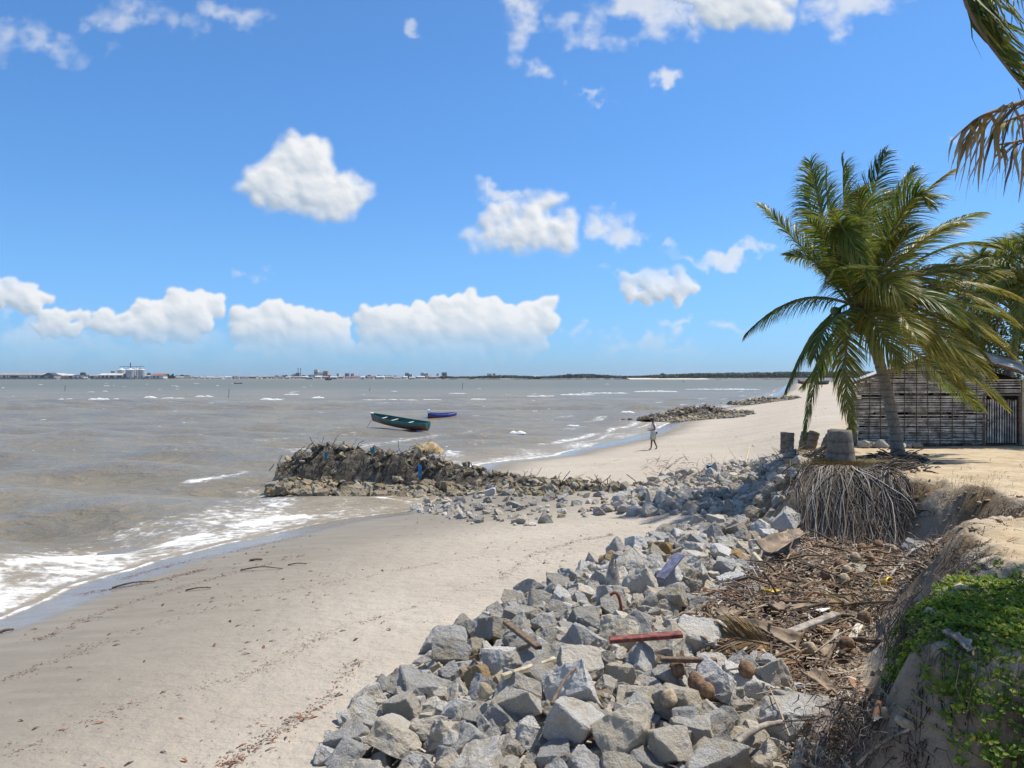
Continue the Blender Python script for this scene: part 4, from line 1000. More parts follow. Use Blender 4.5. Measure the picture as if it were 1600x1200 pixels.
# creeping vines on the near bank
VPOLY=[(3.35,4.6),(3.0,5.6),(3.05,6.4),(3.55,7.15),(4.3,7.9),(5.2,8.4),(6.4,8.3),(7.2,7.4),(7.2,4.4),(5.9,3.4),(4.9,3.5),(4.3,4.0)]
pp=rand_in(VPOLY,15500,21); 
den=fbm(pp[:,0]*1.6,pp[:,1]*1.6,5,81); bb=sdist(BLUFF,BLUFF_C,pp[:,0],pp[:,1])
V=[];Fc=[];rg=random.Random(31)
e=.03
zz=ground(pp[:,0],pp[:,1]); zx=ground(pp[:,0]+e,pp[:,1]); zy=ground(pp[:,0],pp[:,1]+e)
def leaf(p,d,nrm,l,w):
    s=d.cross(nrm).normalized()*w*.5; n=len(V); m1=p+d*l*.35; m2=p+d*l*.72; e_=p+d*l; up=nrm*l*.10
    V.extend([p,m1+s*.75+up,m1-up*.2,m1-s*.75+up,m2+s+up,m2-up*.2,m2-s+up,e_])
    Fc.extend([(n,n+2,n+1,n+1),(n,n+3,n+2,n+2),(n+1,n+2,n+5,n+4),(n+2,n+3,n+6,n+5),(n+4,n+5,n+7,n+7),(n+5,n+6,n+7,n+7)])
nsp=0
for (x,y),z,a_,b_,d_,q in zip(pp,zz,zx,zy,den,bb):
    w=.95*d_+ .66-.35*max(0,abs(q-.25)-.5) 
    if q<-.35 and x<4.35: w-=.30+.5*(-.35-q)
    if q<-.75: w-=.12
    if y>7.2: w-=.55*(y-7.2)
    if rg.random()>np.clip(w*1.3,0,.97): continue
    nrm=Vector((-(a_-z)/e,-(b_-z)/e,1)).normalized(); nrm=(nrm+Vector((0,0,.4))).normalized()
    c=Vector((x,y,z))+nrm*rg.uniform(.005,.055); t1=nrm.cross(Vector((rg.uniform(-1,1),rg.uniform(-1,1),.1))).normalized(); k=rg.choice([4,5,6,7]); nsp+=1
    for i in range(k):
        th=6.283*i/k+rg.uniform(-.3,.3); d=(Quaternion(nrm,th)@t1+nrm*rg.uniform(.1,.9)).normalized(); leaf(c+Vector((rg.gauss(0,.015),rg.gauss(0,.015),0)),d,(nrm+Vector((rg.gauss(0,.25),rg.gauss(0,.25),0))).normalized(),rg.uniform(.03,.066),rg.uniform(.018,.036))
tris=[f[:3] for f in Fc if f[2]==f[3]]; 
Q=[]
for f in Fc:
    Q.append(f[:3]) if f[2]==f[3] else Q.extend([(f[0],f[1],f[2]),(f[0],f[2],f[3])])
o=bulk('creeping_vine',[tuple(v) for v in V],Q,M['vine'],smooth=True); tag(o,'bright green creeping beach vine spilling over the near sand bank','ground cover',kind='stuff')
# runners of the vine trailing down the face
def runner(pxs,label,r=.006):
    pts=dense([hit(u,v)+Vector((0,-.02,.02)) for u,v in pxs],24); mb=MB(); mb.tube(pts,r,5); tag(mb.build('vine_runner',M['vinestem']),label,'vine')
runner([(1372,1075),(1400,1105),(1440,1130),(1468,1145),(1500,1170),(1530,1190)],'longest yellow green vine runner slanting down the bank face')
runner([(1405,1070),(1430,1090),(1462,1115),(1490,1140)],'short yellow vine runner just above the longest one')
runner([(1490,1070),(1510,1100),(1530,1130),(1548,1160)],'vine runner under the dense leaves on the right')
runner([(1500,1078),(1522,1108),(1545,1150),(1560,1185)],'rightmost yellow vine runner on the bank face')
runner([(1395,1010),(1400,1040),(1412,1070)],'thin hanging vine runner at the bank lip')
# ------------------------------------------------------------------ single pieces of debris
def along(u0,v0,u1,v1,lift0=.12,lift1=.12): return hit(u0,v0)+Vector((0,0,lift0)),hit(u1,v1)+Vector((0,0,lift1))
def flat_to(u,v,d,lift=0): p=P(u,v,d); return p
def plank(name,a,b,w,h,mat,label,cat,split=False):
    mb=MB(); a=Vector(a);b=Vector(b); mb.beam(a,b,w,h)
    o=mb.build(name,mat); bv=o.modifiers.new('b','BEVEL'); bv.width=min(w,h)*.15; bv.segments=1; tag(o,label,cat); return o
def rk(u,v,lift): 
    p=hit(u,v); d=p.y; 
    # step toward the viewer so that the piece lies on top of the stones there
    g=hit(u,v,lift); return g
plank('wooden_plank',rk(952,1000,.44),rk(1066,991,.50),.14,.05,M['red'],'red painted wooden plank lying flat across the rocks','plank')
plank('wooden_plank',rk(1032,904,.30),rk(1062,866,.62),.20,.035,M['bluep'],'faded blue painted board leaning up on the rocks','board')
plank('wooden_plank',rk(784,1058,.40),rk(868,1030,.42),.06,.06,M['wood_pale'],'pale yellowish wooden batten lying between rocks','batten')
plank('wooden_plank',rk(790,972,.50),rk(842,1012,.40),.09,.05,M['wood_brown'],'dark brown wooden plank slanting down among rocks','plank')
plank('wooden_plank',rk(1032,1030,.42),rk(1120,1032,.40),.07,.05,M['wood_brown'],'brown weathered batten beside the coconuts at the heap edge','batten')
plank('wooden_plank',rk(1232,990,.16),rk(1308,960,.22),.13,.07,M['wood_grey'],'grey weathered board lying in the palm litter','board')
plank('wooden_plank',rk(1330,1000,.12),rk(1346,972,.16),.10,.05,M['foamblock'],'cream coloured board piece standing in the litter by the bank','board')
plank('wooden_plank',rk(1178,866,.30),rk(1192,882,.25),.07,.08,M['wood_pale'],'short yellowish wooden block at the upper edge of the litter','block')
def stick(a,b,r,mat,label,bend=.06,name='driftwood_stick'):
    a=Vector(a);b=Vector(b); m=(a+b)/2+Vector((0,0,bend*(b-a).length)); mb=MB(); mb.tube(dense([a,m,b],8),[r*(1-.05*i)*(1+.1*math.sin(i*3)) for i in range(9)],7,jit=.08); tag(mb.build(name,mat),label,'driftwood'); 
stick(rk(1192,893,.62),rk(1222,945,.12),.022,M['wood_brown'],'thin brown stick propped upright where rocks meet litter')
stick(rk(1225,940,.22),rk(1330,955,.18),.018,M['wood_brown'],'long thin brown branch lying across the litter')
stick(rk(1240,1135,.15),rk(1330,1085,.2),.03,M['wood_grey'],'grey forked branch lying at the foot of the bank')
stick(rk(1150,1160,.3),rk(1225,1128,.3),.035,M['wood_grey'],'pale grey branch on the lowest rocks near the bank')
stick(rk(1340,1195,.08),rk(1420,1140,.3),.014,M['wood_grey'],'thin grey bent twig in the shade under the bank')
stick(rk(1460,850,.05),rk(1380,915,.1),.03,M['wood_grey'],'pale root pole leaning from the bank toward the bucket')
stick(rk(862,1100,.5),rk(905,1040,.45),.018,M['wood_brown'],'brown stick stuck between the two ochre stones')
stick(hit(0,990)+Vector((0,0,.03)),hit(22,986)+Vector((0,0,.03)),.03,M['wood_brown'],'dark wet stick on the sand at the left edge')
stick(hit(175,920)+Vector((0,0,.02)),hit(242,910)+Vector((0,0,.02)),.022,M['wood_brown'],'dark branch at the tideline amid reddish leaves')
stick(hit(290,924)+Vector((0,0,.02)),hit(330,920)+Vector((0,0,.02)),.018,M['wood_brown'],'short dark stick right of the tideline branch')
stick(hit(376,892)+Vector((0,0,.02)),hit(442,890)+Vector((0,0,.02)),.016,M['wood_brown'],'thin straight twig lying on wet sand')
stick(hit(390,877)+Vector((0,0,.02)),hit(410,876)+Vector((0,0,.03)),.03,M['wood_brown'],'small dark clump of driftwood above the straight twig')
stick(hit(450,884)+Vector((0,0,.02)),hit(480,882)+Vector((0,0,.02)),.016,M['wood_brown'],'thin twig farthest right on the wet sand')
stick(hit(1165,740)+Vector((0,0,.4)),hit(1178,715)+Vector((0,0,.5)),.04,M['wood_pale'],'pale stick standing up out of the upper rock heap')
# weathered stake with a split top
a=hit(955,942,.1); b0=P(958,886,a.y+.05); L=(b0-a).length
mb=MB(); pts=dense([a-Vector((0,0,.15)),a.lerp(b0,.5),b0],14); mb.tube(pts,[.135-.004*i for i in range(15)],12,jit=.10)
for k in range(7):
    th=k*.9; q=b0+Vector((math.cos(th)*.06,math.sin(th)*.06,-.06)); mb.tube([q,q+Vector((.01,0,.10+.07*(k%3)))],[.035,.008],5)
tag(mb.build('wooden_stake',M['wood_grey']),'thick weathered wooden stake with a splintered top among the rocks','stake')
mb=MB(); q=rk(966,946,.3); mb.tube(dense([P(953,930,q.y-.3),P(962,926,q.y-.3),P(968,936,q.y-.3),P(971,954,q.y-.3)],14),.022,7); tag(mb.build('rusty_bar',M['rust']),'curved rusty iron bar beside the weathered stake','iron bar')
# palm frond bases
def spathe(pxs,wid,mat,label,lift):
    pts=dense([hit(u,v,l) for (u,v),l in zip(pxs,lift)],20); n=8; mb=MB(); vs=[]
    for i,p in enumerate(pts):
        t=(pts[min(i+1,20)]-pts[max(0,i-1)]).normalized(); s=t.cross(Vector((0,-.35,1))).normalized(); up=s.cross(t).normalized(); w=float(np.interp(i/20,np.linspace(0,1,len(wid)),wid))
        for j in range(n+1):
            q=j/n*2-1; vs.append(p+s*q*w+up*(q*q*w*.55+.012*math.sin(j*3+i)))
    mb.add(vs,[(i*(n+1)+j,i*(n+1)+j+1,(i+1)*(n+1)+j+1,(i+1)*(n+1)+j) for i in range(20) for j in range(n)],0,True)
    o=mb.build('palm_frond_base',mat); md=o.modifiers.new('s','SOLIDIFY'); md.thickness=.02; tag(o,label,'frond base'); return o
M['spathe']=simple('frond_base',(.26,.19,.125),.75,.65,3.5,.4,.01); M['spathe_d']=simple('dark_frond_base',(.115,.085,.07),.6,.6,4,.3,.01)
spathe([(1116,967),(1165,972),(1200,985),(1228,1000),(1248,1012)],[.035,.06,.075,.13,.20],M['spathe'],'broad brown palm frond base curving over the litter edge',[.30,.32,.30,.26,.2])
spathe([(1322,1100),(1300,1112),(1284,1140),(1276,1170),(1270,1208)],[.03,.05,.075,.095,.11],M['spathe_d'],'dark brown curved frond base standing at the bottom of the picture',[.3,.35,.35,.3,.25])
spathe([(1196,862),(1215,850),(1240,838),(1256,832)],[.22,.20,.14,.10],M['spathe'],'thick brown frond base at the top of the litter below the roots',[.22,.3,.32,.32])
spathe([(1345,942),(1300,940),(1262,945),(1225,955)],[.10,.05,.03,.02],M['spathe'],'reddish dry frond base in the middle of the litter',[.18,.2,.2,.15])
spathe([(1475,985),(1490,992),(1506,1003),(1516,1016)],[.008,.02,.035,.02],M['slat'],'pale grey dry leaf lying on the green vines',[.10,.12,.12,.10])
dryf=thing('dry_frond','dry yellowish palm frond lying across the litter below the bucket','palm frond',hit(1390,945))
frond(dryf,hit(1398,940,.22),hit(1330,944,.25),hit(1255,955,.15),leaf=.45,n=34,mat='frond_dead',sag=.2,seed=401,rach='rachis_d',width=.025,wind=0,r0=.02)
dryf=thing('dry_frond','matted brown palm frond lying under the broad frond base','palm frond',hit(1210,1012))
frond(dryf,hit(1215,1010,.18),hit(1165,1000,.22),hit(1098,990,.15),leaf=.5,n=60,mat='frond_dead',sag=.25,seed=402,rach='rachis_d',width=.03,wind=0,r0=.02)
# coconuts
CO=[(1347,856,'coco','dark husk coconut nearest the stump roots'),(1372,851,'coco','brown coconut just below the stump roots'),(1394,858,'coco_pale','grey dry coconut right of the brown pair by the roots'),(1336,872,'coco_pale','pale tan coconut in the middle of the coconut group'),(1312,884,'coco','reddish brown coconut at the left of the coconut group'),
 (1324,892,'coco_pale','tan coconut touching the reddish brown one'),(1358,872,'coco','small brown coconut between the tan and the grey coconuts'),(1290,898,'coco','dark coconut left below the coconut group'),(1318,905,'coco_pale','pale coconut in front of the coconut group'),
 (1088,1066,'coco','brown coconut with shaggy husk in the middle of the rocks'),(1102,1078,'coco','dark brown coconut below the shaggy one'),(1046,1092,'coco_pale','round cream coconut between the foreground blocks'),(1058,1046,'coco','smooth brown coconut under the brown batten'),
 (1166,1046,'coco','dark red brown coconut right of the pale grey pyramid block'),(1264,1014,'coco_pale','tan coconut beside the broad frond base'),(1322,1006,'coco','black coconut at the foot of the bank'),(1350,965,'coco','dark coconut half under the vine bank'),(1268,1140,'coco','brown coconut in the shade at the foot of the bank')]
for u,v,m_,lb in CO:
    rk_=u<1180; p=hit(u,v,.28 if rk_ else .20); o=coconut(None,(0,0,0),.092,None).build('coconut',M[m_]); o.location=p; tag(o,lb,'coconut','coconuts washed up among rocks and litter')
# bucket and scraps
bp=hit(1380,914,.14); bk=thing('bucket','small yellow plastic bucket lying on its side in the litter','bucket',bp)
ax=Matrix.Rotation(R(78),3,'X')@Matrix.Rotation(0,3,'Z'); ax=Matrix.Rotation(R(35),3,'Z')@ax
mb=MB(); mb.lathe([(0,-.13),(.085,-.13),(.11,.13),(.12,.13),(.12,.115),(.105,.11),(.08,-.115),(0,-.115)],bp,20,0,True,ax); mb.build('pail',M['yellow'],bk)
mb=MB(); mb.lathe([(.118,.10),(.126,.105),(.126,.12),(.118,.125)],bp,20,0,True,ax); mb.build('rim',M['yellow'],bk)
cloth('plastic_scrap',hit(1278,953,.12),.30,.26,M['white'],'white plastic sheet crumpled in the middle of the litter','sheet',11,.8)
cloth('plastic_scrap',hit(1207,924,.15),.26,.2,M['yellow'],'flat yellow plastic piece at the edge of the rocks','plastic piece',12,.8)
cloth('plastic_scrap',hit(1250,1070,.08),.24,.16,M['blue'],'blue plastic scrap beside the dark blue grey rock','plastic scrap',13,.85)
cloth('plastic_scrap',hit(1366,916,.08),.2,.1,M['net'],'pale turquoise plastic scrap left of the yellow bucket','plastic scrap',14,.85)
cloth('plastic_scrap',hit(1382,902,.10),.22,.16,M['white'],'white crumpled bag above the yellow bucket','plastic bag',15,.6)
cloth('plastic_scrap',hit(1350,928,.08),.22,.12,M['foamblock'],'cream plastic scrap below the turquoise one','plastic scrap',16,.8)
cloth('plastic_scrap',hit(1108,730,.35),.2,.25,M['blue'],'light blue plastic scrap on top of the upper rock heap','plastic scrap',17,.4)
mb=MB(); c=hit(758,1080,.4); mb.lathe([(0,-.08),(.05,-.06),(.07,-.02),(.06,.04),(.035,.08),(0,.085)],c,12); mb.v=[(x+.02*math.sin(z*40),y,z) for x,y,z in mb.v]; tag(mb.build('foam_lump',M['coco_pale']),'yellowed foam lump wedged between the near rocks','foam lump')

# crumbled sand at the foot of the eroded bank
M['clod']=simple('sand_clod',(.36,.28,.185),.95,.5,9,.8,.03,'pos'); it=[]; rg=random.Random(91)
bx=np.array([[rg.uniform(2.4,9.5),rg.uniform(4,18)] for _ in range(9000)]); bq=sdist(BLUFF,BLUFF_C,bx[:,0],bx[:,1])
for (x,y),q in zip(bx,bq):
    if -1.3<q<.15 and rg.random()<.45: it.append((x,y,gz(x,y)+.01,.03+.11*rg.random()**3))
o=merge('sand_clods',it,M['clod'],SMALL,92,.8); tag(o,'crumbled clods of sand on the eroded bank slope','sand clods',kind='stuff')
# stones lying in the litter
rg=random.Random(93); labs=['grey granite stone half sunk in the brown litter']
for u,v,s in ((1430,862,.42),(1335,905,.34),(1375,912,.2),(1385,893,.24),(1210,1082,.5),(1240,1110,.34),(1195,1052,.36),(1290,1050,.2),(1225,1140,.36),(1150,1075,.3),(1245,960,.22),(1170,935,.3)):
    p=hit(u,v); o=link('granite_rock',ROCKS[rg.randrange(26)]); o.location=(p.x,p.y,p.z+s*.25); o.scale=(s,s,s*.9); o.rotation_euler=(rg.uniform(-.4,.4),rg.uniform(-.4,.4),rg.uniform(0,6.28)); tag(o,labs[0],'rock','granite rocks of the sea defence')

# smaller frond bases among the litter
src=spathe([(1300,1000),(1290,1003),(1278,1008),(1268,1015)],[.02,.035,.05,.08],M['spathe'],'x',[.1,.12,.12,.1]); cen=sum((v.co for v in src.data.vertices),Vector())/len(src.data.vertices)
for v in src.data.vertices: v.co-=cen
rg=random.Random(95)
for i,(u,v) in enumerate(((1290,1030),(1205,945),(1330,925),(1260,880),(1380,890),(1245,905),(1310,960),(1180,990),(1350,1000),(1400,880),(1275,925),(1220,1110),(1300,1080),(1150,955))):
    o=src if i==0 else src.copy()
    if i: C.objects.link(o)
    p=hit(u,v,.16); o.location=p; s=rg.uniform(.8,1.7); o.scale=(s,s,s); o.rotation_euler=(rg.uniform(-.5,.5),rg.uniform(-.4,.4),rg.uniform(0,6.28)); tag(o,'small dry brown frond base lying loose in the palm litter','frond base','small frond bases in the litter')
# ------------------------------------------------------------------ hut
hd=29.4
def HP(u,v,dd=0): return P(u,v,hd+dd)
gl=gz(13,hd); base_l=Vector((12.75,hd,gl)); 
hut=thing('slatted_hut','low hut of grey horizontal slats with a pale sheet roof behind the palm','hut',(16,hd,gl))
xl=HP(1333,690).x; xd0=HP(1537,690).x; xd1=HP(1592,690).x; xr=HP(1690,690).x; dep=4.2
zl=HP(1333,598).z; xa=HP(1470,544).x; za=HP(1470,546).z; zr=HP(1600,588).z
zb=gl-.02
def topz(x): return float(np.interp(x,[xl,xa,HP(1600,588).x,xr],[zl,za,zr,zr-.5]))
rg=random.Random(41); mb=MB(); z=zb+.10; k=0
while z<za-.1:
    # clip the row to the gable outline
    xs=[x for x in np.linspace(xl,xd0,60) if topz(x)>z+.12]
    if len(xs)>3:
        a=xs[0]-rg.uniform(0,.10); b=xs[-1]+rg.uniform(0,.02); n=rg.choice([2,3,3,4]); cuts=[a]+sorted(rg.uniform(a,b) for _ in range(n-1))+[b]
        for p,q in zip(cuts[:-1],cuts[1:]):
            if q-p<.1 or rg.random()<.06: continue
            mb.beam((p,hd+rg.uniform(-.015,.015)-.03,z+rg.uniform(-.02,.02)),(q+.05,hd+rg.uniform(-.015,.015)-.03,z+rg.uniform(-.02,.02)),rg.uniform(.022,.034),rg.uniform(.034,.052))
    z+=rg.uniform(.056,.074); k+=1
mb.build('front_wall',M['slat'],hut)
# daub and stones filled between the two layers of slats; it has fallen out near the top
nx,nz=70,34; V=[];
for j in range(nz+1):
    for i in range(nx+1):
        x=xl+.05+(xd0-xl-.1)*i/nx; zz_=zb+(zl-.35-zb+.42*float(fbm(x*1.1,1.,3,5)))*j/nz; V.append((x,hd+.07+.035*float(fbm(x*5,zz_*5,4,9)),zz_))
Fc=grid_faces(nz+1,nx+1); 
cen=np.array(V)[Fc].mean(1); hole=fbm(cen[:,0]*5.,cen[:,2]*6.,3,14)>.17; Fc=Fc[~hole]
ob=bulk('daub',V,Fc,M['mud'],hut); ob.modifiers.new('s','SOLIDIFY').thickness=.07
mb=MB()
for x in np.linspace(xl,xd0,10): mb.tube([(x,hd+.13,zb-.2),(x+rg.uniform(-.03,.03),hd+.13,topz(x)-.04)],.035,6)
for x in np.linspace(xl,xd0,12)[1:-1]: mb.tube([(x+.12,hd-.055,zb),(x+.12+rg.uniform(-.05,.05),hd-.055,topz(x)-.12)],.016,5)
mb.build('wall_posts',M['wood_brown'],hut)
# side and back walls (slats read only as dark boards from here)
def wall_slats(a,b,z0,z1,name):
    mb=MB(); z=z0
    while z<z1: mb.beam((a[0],a[1],z),(b[0],b[1],z),.03,.05); z+=.085
    mb.build(name,M['slat'],hut)
SH=.47
wall_slats((xl,hd+.1),(xl+SH*dep,hd+dep),zb+.1,zl-.1,'side_wall'); wall_slats((xl+SH*dep,hd+dep),(xr,hd+dep),zb+.1,zr,'back_wall'); wall_slats((xr,hd+.1),(xr,hd+dep),zb+.1,zr-.5,'side_wall')
mb=MB(); yb=hd+1.6; mb.add([(xl+SH*1.6+.1,yb,zb-.1),(xr,yb,zb-.1),(xr,yb,zr-.5),(xa+1.2,yb,za-.3),(xa+.3,yb,za-.12),(xl+SH*1.6+.3,yb,zl-.15)],[(0,1,2,3,4,5)]); mb.build('interior_shade_sheet',M['dark'],hut)  # near-black sheet painted in for the shade inside the hut
# door
dr_t=HP(1560,621).z
door=MB(); door.box(((xd0+xd1)/2,hd+.10,(zb+dr_t)/2),(xd1-xd0-.06,.03,dr_t-zb-.12)); dob=door.build('door',M['dark'],hut)  # near-black panel stands in for the unlit gap behind the bars
mb=MB(); n=13
for i in range(n):
    x=xd0+.09+(xd1-xd0-.18)*i/(n-1); mb.beam((x,hd+.045,zb+.10),(x+rg.uniform(-.01,.01),hd+.045,dr_t-.07-rg.uniform(0,.06)),.020,.045,up=Vector((1,0,0)))
mb.build('bars',M['slat'],dob)
mb=MB(); 
for zz_ in (zb+.16,zb+.24,(zb+dr_t)/2+.02,dr_t-.16): mb.beam((xd0+.04,hd+.075,zz_),(xd1-.04,hd+.075,zz_),.02,.07)
mb.build('rails',M['wood_brown'],dob)
mb=MB(); mb.box((xd0+.12,hd+.01,(zb+dr_t)/2+.05),(.16,.03,.06)); mb.build('latch',M['rust'],dob)
mb=MB(); mb.beam((xd0-.02,hd-.01,zb-.1),(xd0-.02,hd-.01,dr_t+.06),.09,.09,up=Vector((0,1,0))); mb.beam((xd1+.03,hd-.01,zb-.1),(xd1+.03,hd-.01,dr_t+.06),.10,.10,up=Vector((0,1,0)))
mb.beam((xd0-.08,hd-.012,dr_t+.10),(xd1+.1,hd-.012,dr_t+.10),.09,.08); mb.build('door_frame',M['wood_brown'],hut)
mb=MB(); zz_=dr_t+.2
while zz_<topz(xd1)-.12: mb.beam((xd0,hd-.03,zz_),(xd1+.05,hd-.03,zz_+rg.uniform(-.02,.02)),.03,.045); zz_+=.09
mb.build('lintel_slats',M['slat'],hut)
mb=MB(); mb.box((xd1+.5+.1,hd+.06,(zb+zr)/2-.05),(.98,.16,zr-zb-.15)); mb.build('pier',M['plaster'],hut)
# roof sheets
def sheet(name,c0,c1,c2,c3,waves,mat,th=.02):
    """corrugated sheet, c0->c1 along the eave, c3->c2 along the ridge"""
    c0,c1,c2,c3=[Vector(c) for c in (c0,c1,c2,c3)]; nu=waves*6; nv=8; V=[]; nn=(c1-c0).cross(c3-c0).normalized()
    if nn.z<0: nn=-nn
    for j in range(nv+1):
        for i in range(nu+1):
            a,b=i/nu,j/nv; p=c0.lerp(c1,a).lerp(c3.lerp(c2,a),b); V.append(tuple(p+nn*(.022*math.sin(a*waves*6.283)+.012*math.sin(b*9+a*4))))
    o=bulk(name,V,grid_faces(nv+1,nu+1),mat,hut,smooth=True); o.modifiers.new('s','SOLIDIFY').thickness=th
xe=HP(1612,588).x
sheet('roof',(xe+1.2,hd-.5,HP(1600,590).z-.30),(xe+1.2,hd+3.0,HP(1600,590).z+.72),(xa-.12,hd+3.0,za+1.06),(xa-.12,hd-.5,za+.08),24,M['sheet'])
sheet('roof',(xl-.2,hd-.35,zl-.02),(xl-.2+SH*2.4,hd+2.4,zl+.05),(xa+.1+SH*2.4,hd+2.4,za+.12),(xa+.1,hd-.35,za+.04),24,M['sheet'])
mb=MB(); mb.beam((xl-.35,hd-.30,zl-.10),(xa,hd-.30,za-.05),.07,.08); mb.beam((xa,hd-.36,za-.02),(xe+1.1,hd-.36,HP(1600,590).z-.36),.06,.08); mb.build('rafters',M['wood_brown'],hut)
# stones at the foot of the hut
it=[];rg=random.Random(44)
for k in range(30):
    u=rg.uniform(1336,1436); v=rg.uniform(684,702); y_=hd-.22-rg.random()**1.5*1.3; p=Vector(((u-UC)/F*y_,y_,0)); o=link('wall_stone',ROCKS[rg.randrange(26)]); s=rg.uniform(.2,.42); o.location=(p.x,p.y,gz(p.x,p.y)+s*.3); o.scale=(s,s,s*.9); o.rotation_euler=(rg.uniform(-.5,.5),rg.uniform(-.5,.5),rg.uniform(0,6.28)); tag(o,'grey stone piled loosely against the slatted wall of the hut','stone','stones piled at the foot of the hut')
# cut palm logs standing at the bluff edge
def log(bu,bv,tu,tv,wpx,label,dd=0,lean=None):
    b=hit(bu,bv); d=b.y+dd; a=P(bu,bv,d); t=P(tu,tv,d+.05); r=wpx/2/F*d; mb=MB(); pts=dense([a-Vector((0,0,.25)),a.lerp(t,.5),t],16)
    mb.tube(pts,[r*(1+.06*math.sin(i*1.9)) for i in range(17)],12,jit=.05); tag(mb.build('palm_log',M['bark_d']),label,'log','cut palm logs at the bluff edge')
log(1225,714,1225,675,11,'leftmost upright palm log of the left pair by the beach')
log(1234,716,1235,676,12,'second upright palm log, touching the leftmost one')
log(1242,717,1242,702,5,'short thin stub at the foot of the two upright logs')
log(1252,706,1259,675,13,'dark palm log leaning right, third from the left')
log(1264,704,1273,675,17,'thick palm log leaning right beside the stump of the mound')
log(1283,706,1296,680,11,'slanting thin palm log behind the thick leaning one')
log(1294,702,1304,672,14,'dark slanting palm log directly left of the grey stump')
log(1250,712,1318,690,7,'long thin log lying on the ground below the leaning logs')
log(1308,690,1330,672,12,'dark stub resting behind the grey stump top')
# dark debris pile at the palm foot
it=[];rg=random.Random(45); mb=MB(); 
for k in range(420):
    u=1396+rg.gauss(0,22); v=727+rg.gauss(0,7); p=hit(u,v); a=rg.uniform(-.6,.6); d=Vector((math.cos(a)*rg.choice([-1,1]),math.sin(a)*.6,rg.gauss(.0,.25))); l=rg.uniform(.1,.38); q=p+Vector((0,0,.03+.22*rg.random()*math.exp(-((u-1385)/34)**2))); mb.tube([q,q+d*l*.5+Vector((0,0,.02)),q+d*l],[.02,.018,.008],4,cap=False)
tag(mb.build('dark_brushwood',M['twigdark']),'dark heap of burnt palm debris at the foot of the leaning palm','brushwood',kind='stuff')
mb=MB(); 
for k in range(420):
    u=rg.uniform(1235,1330); v=rg.uniform(708,732); p=hit(u,v); a=rg.uniform(0,6.28); d=Vector((math.cos(a),math.sin(a),rg.gauss(.1,.2))); l=rg.uniform(.1,.5); q=p+Vector((0,0,.02+.1*rg.random())); mb.tube([q,q+d*l],[.014,.006],3,cap=False)
tag(mb.build('brushwood',M['litter']),'thin brown twigs strewn between the palm logs and the stump','twigs',kind='stuff')
mb=MB(); 
for k in range(280):
    u=rg.uniform(1010,1255); v=rg.uniform(722,775); p=hit(u,v); a=rg.uniform(0,6.28); d=Vector((math.cos(a),math.sin(a),rg.gauss(.3,.4))); l=rg.uniform(.15,.6); q=p+Vector((0,0,.05+.2*rg.random())); mb.tube([q,q+d*l*.5+Vector((rg.uniform(-.05,.05),0,.03)),q+d*l],[.010,.008,.004],3,cap=False)
tag(mb.build('rock_heap_twigs',M['litter']),'dry twigs caught among the rocks of the upper heap','twigs',kind='stuff')

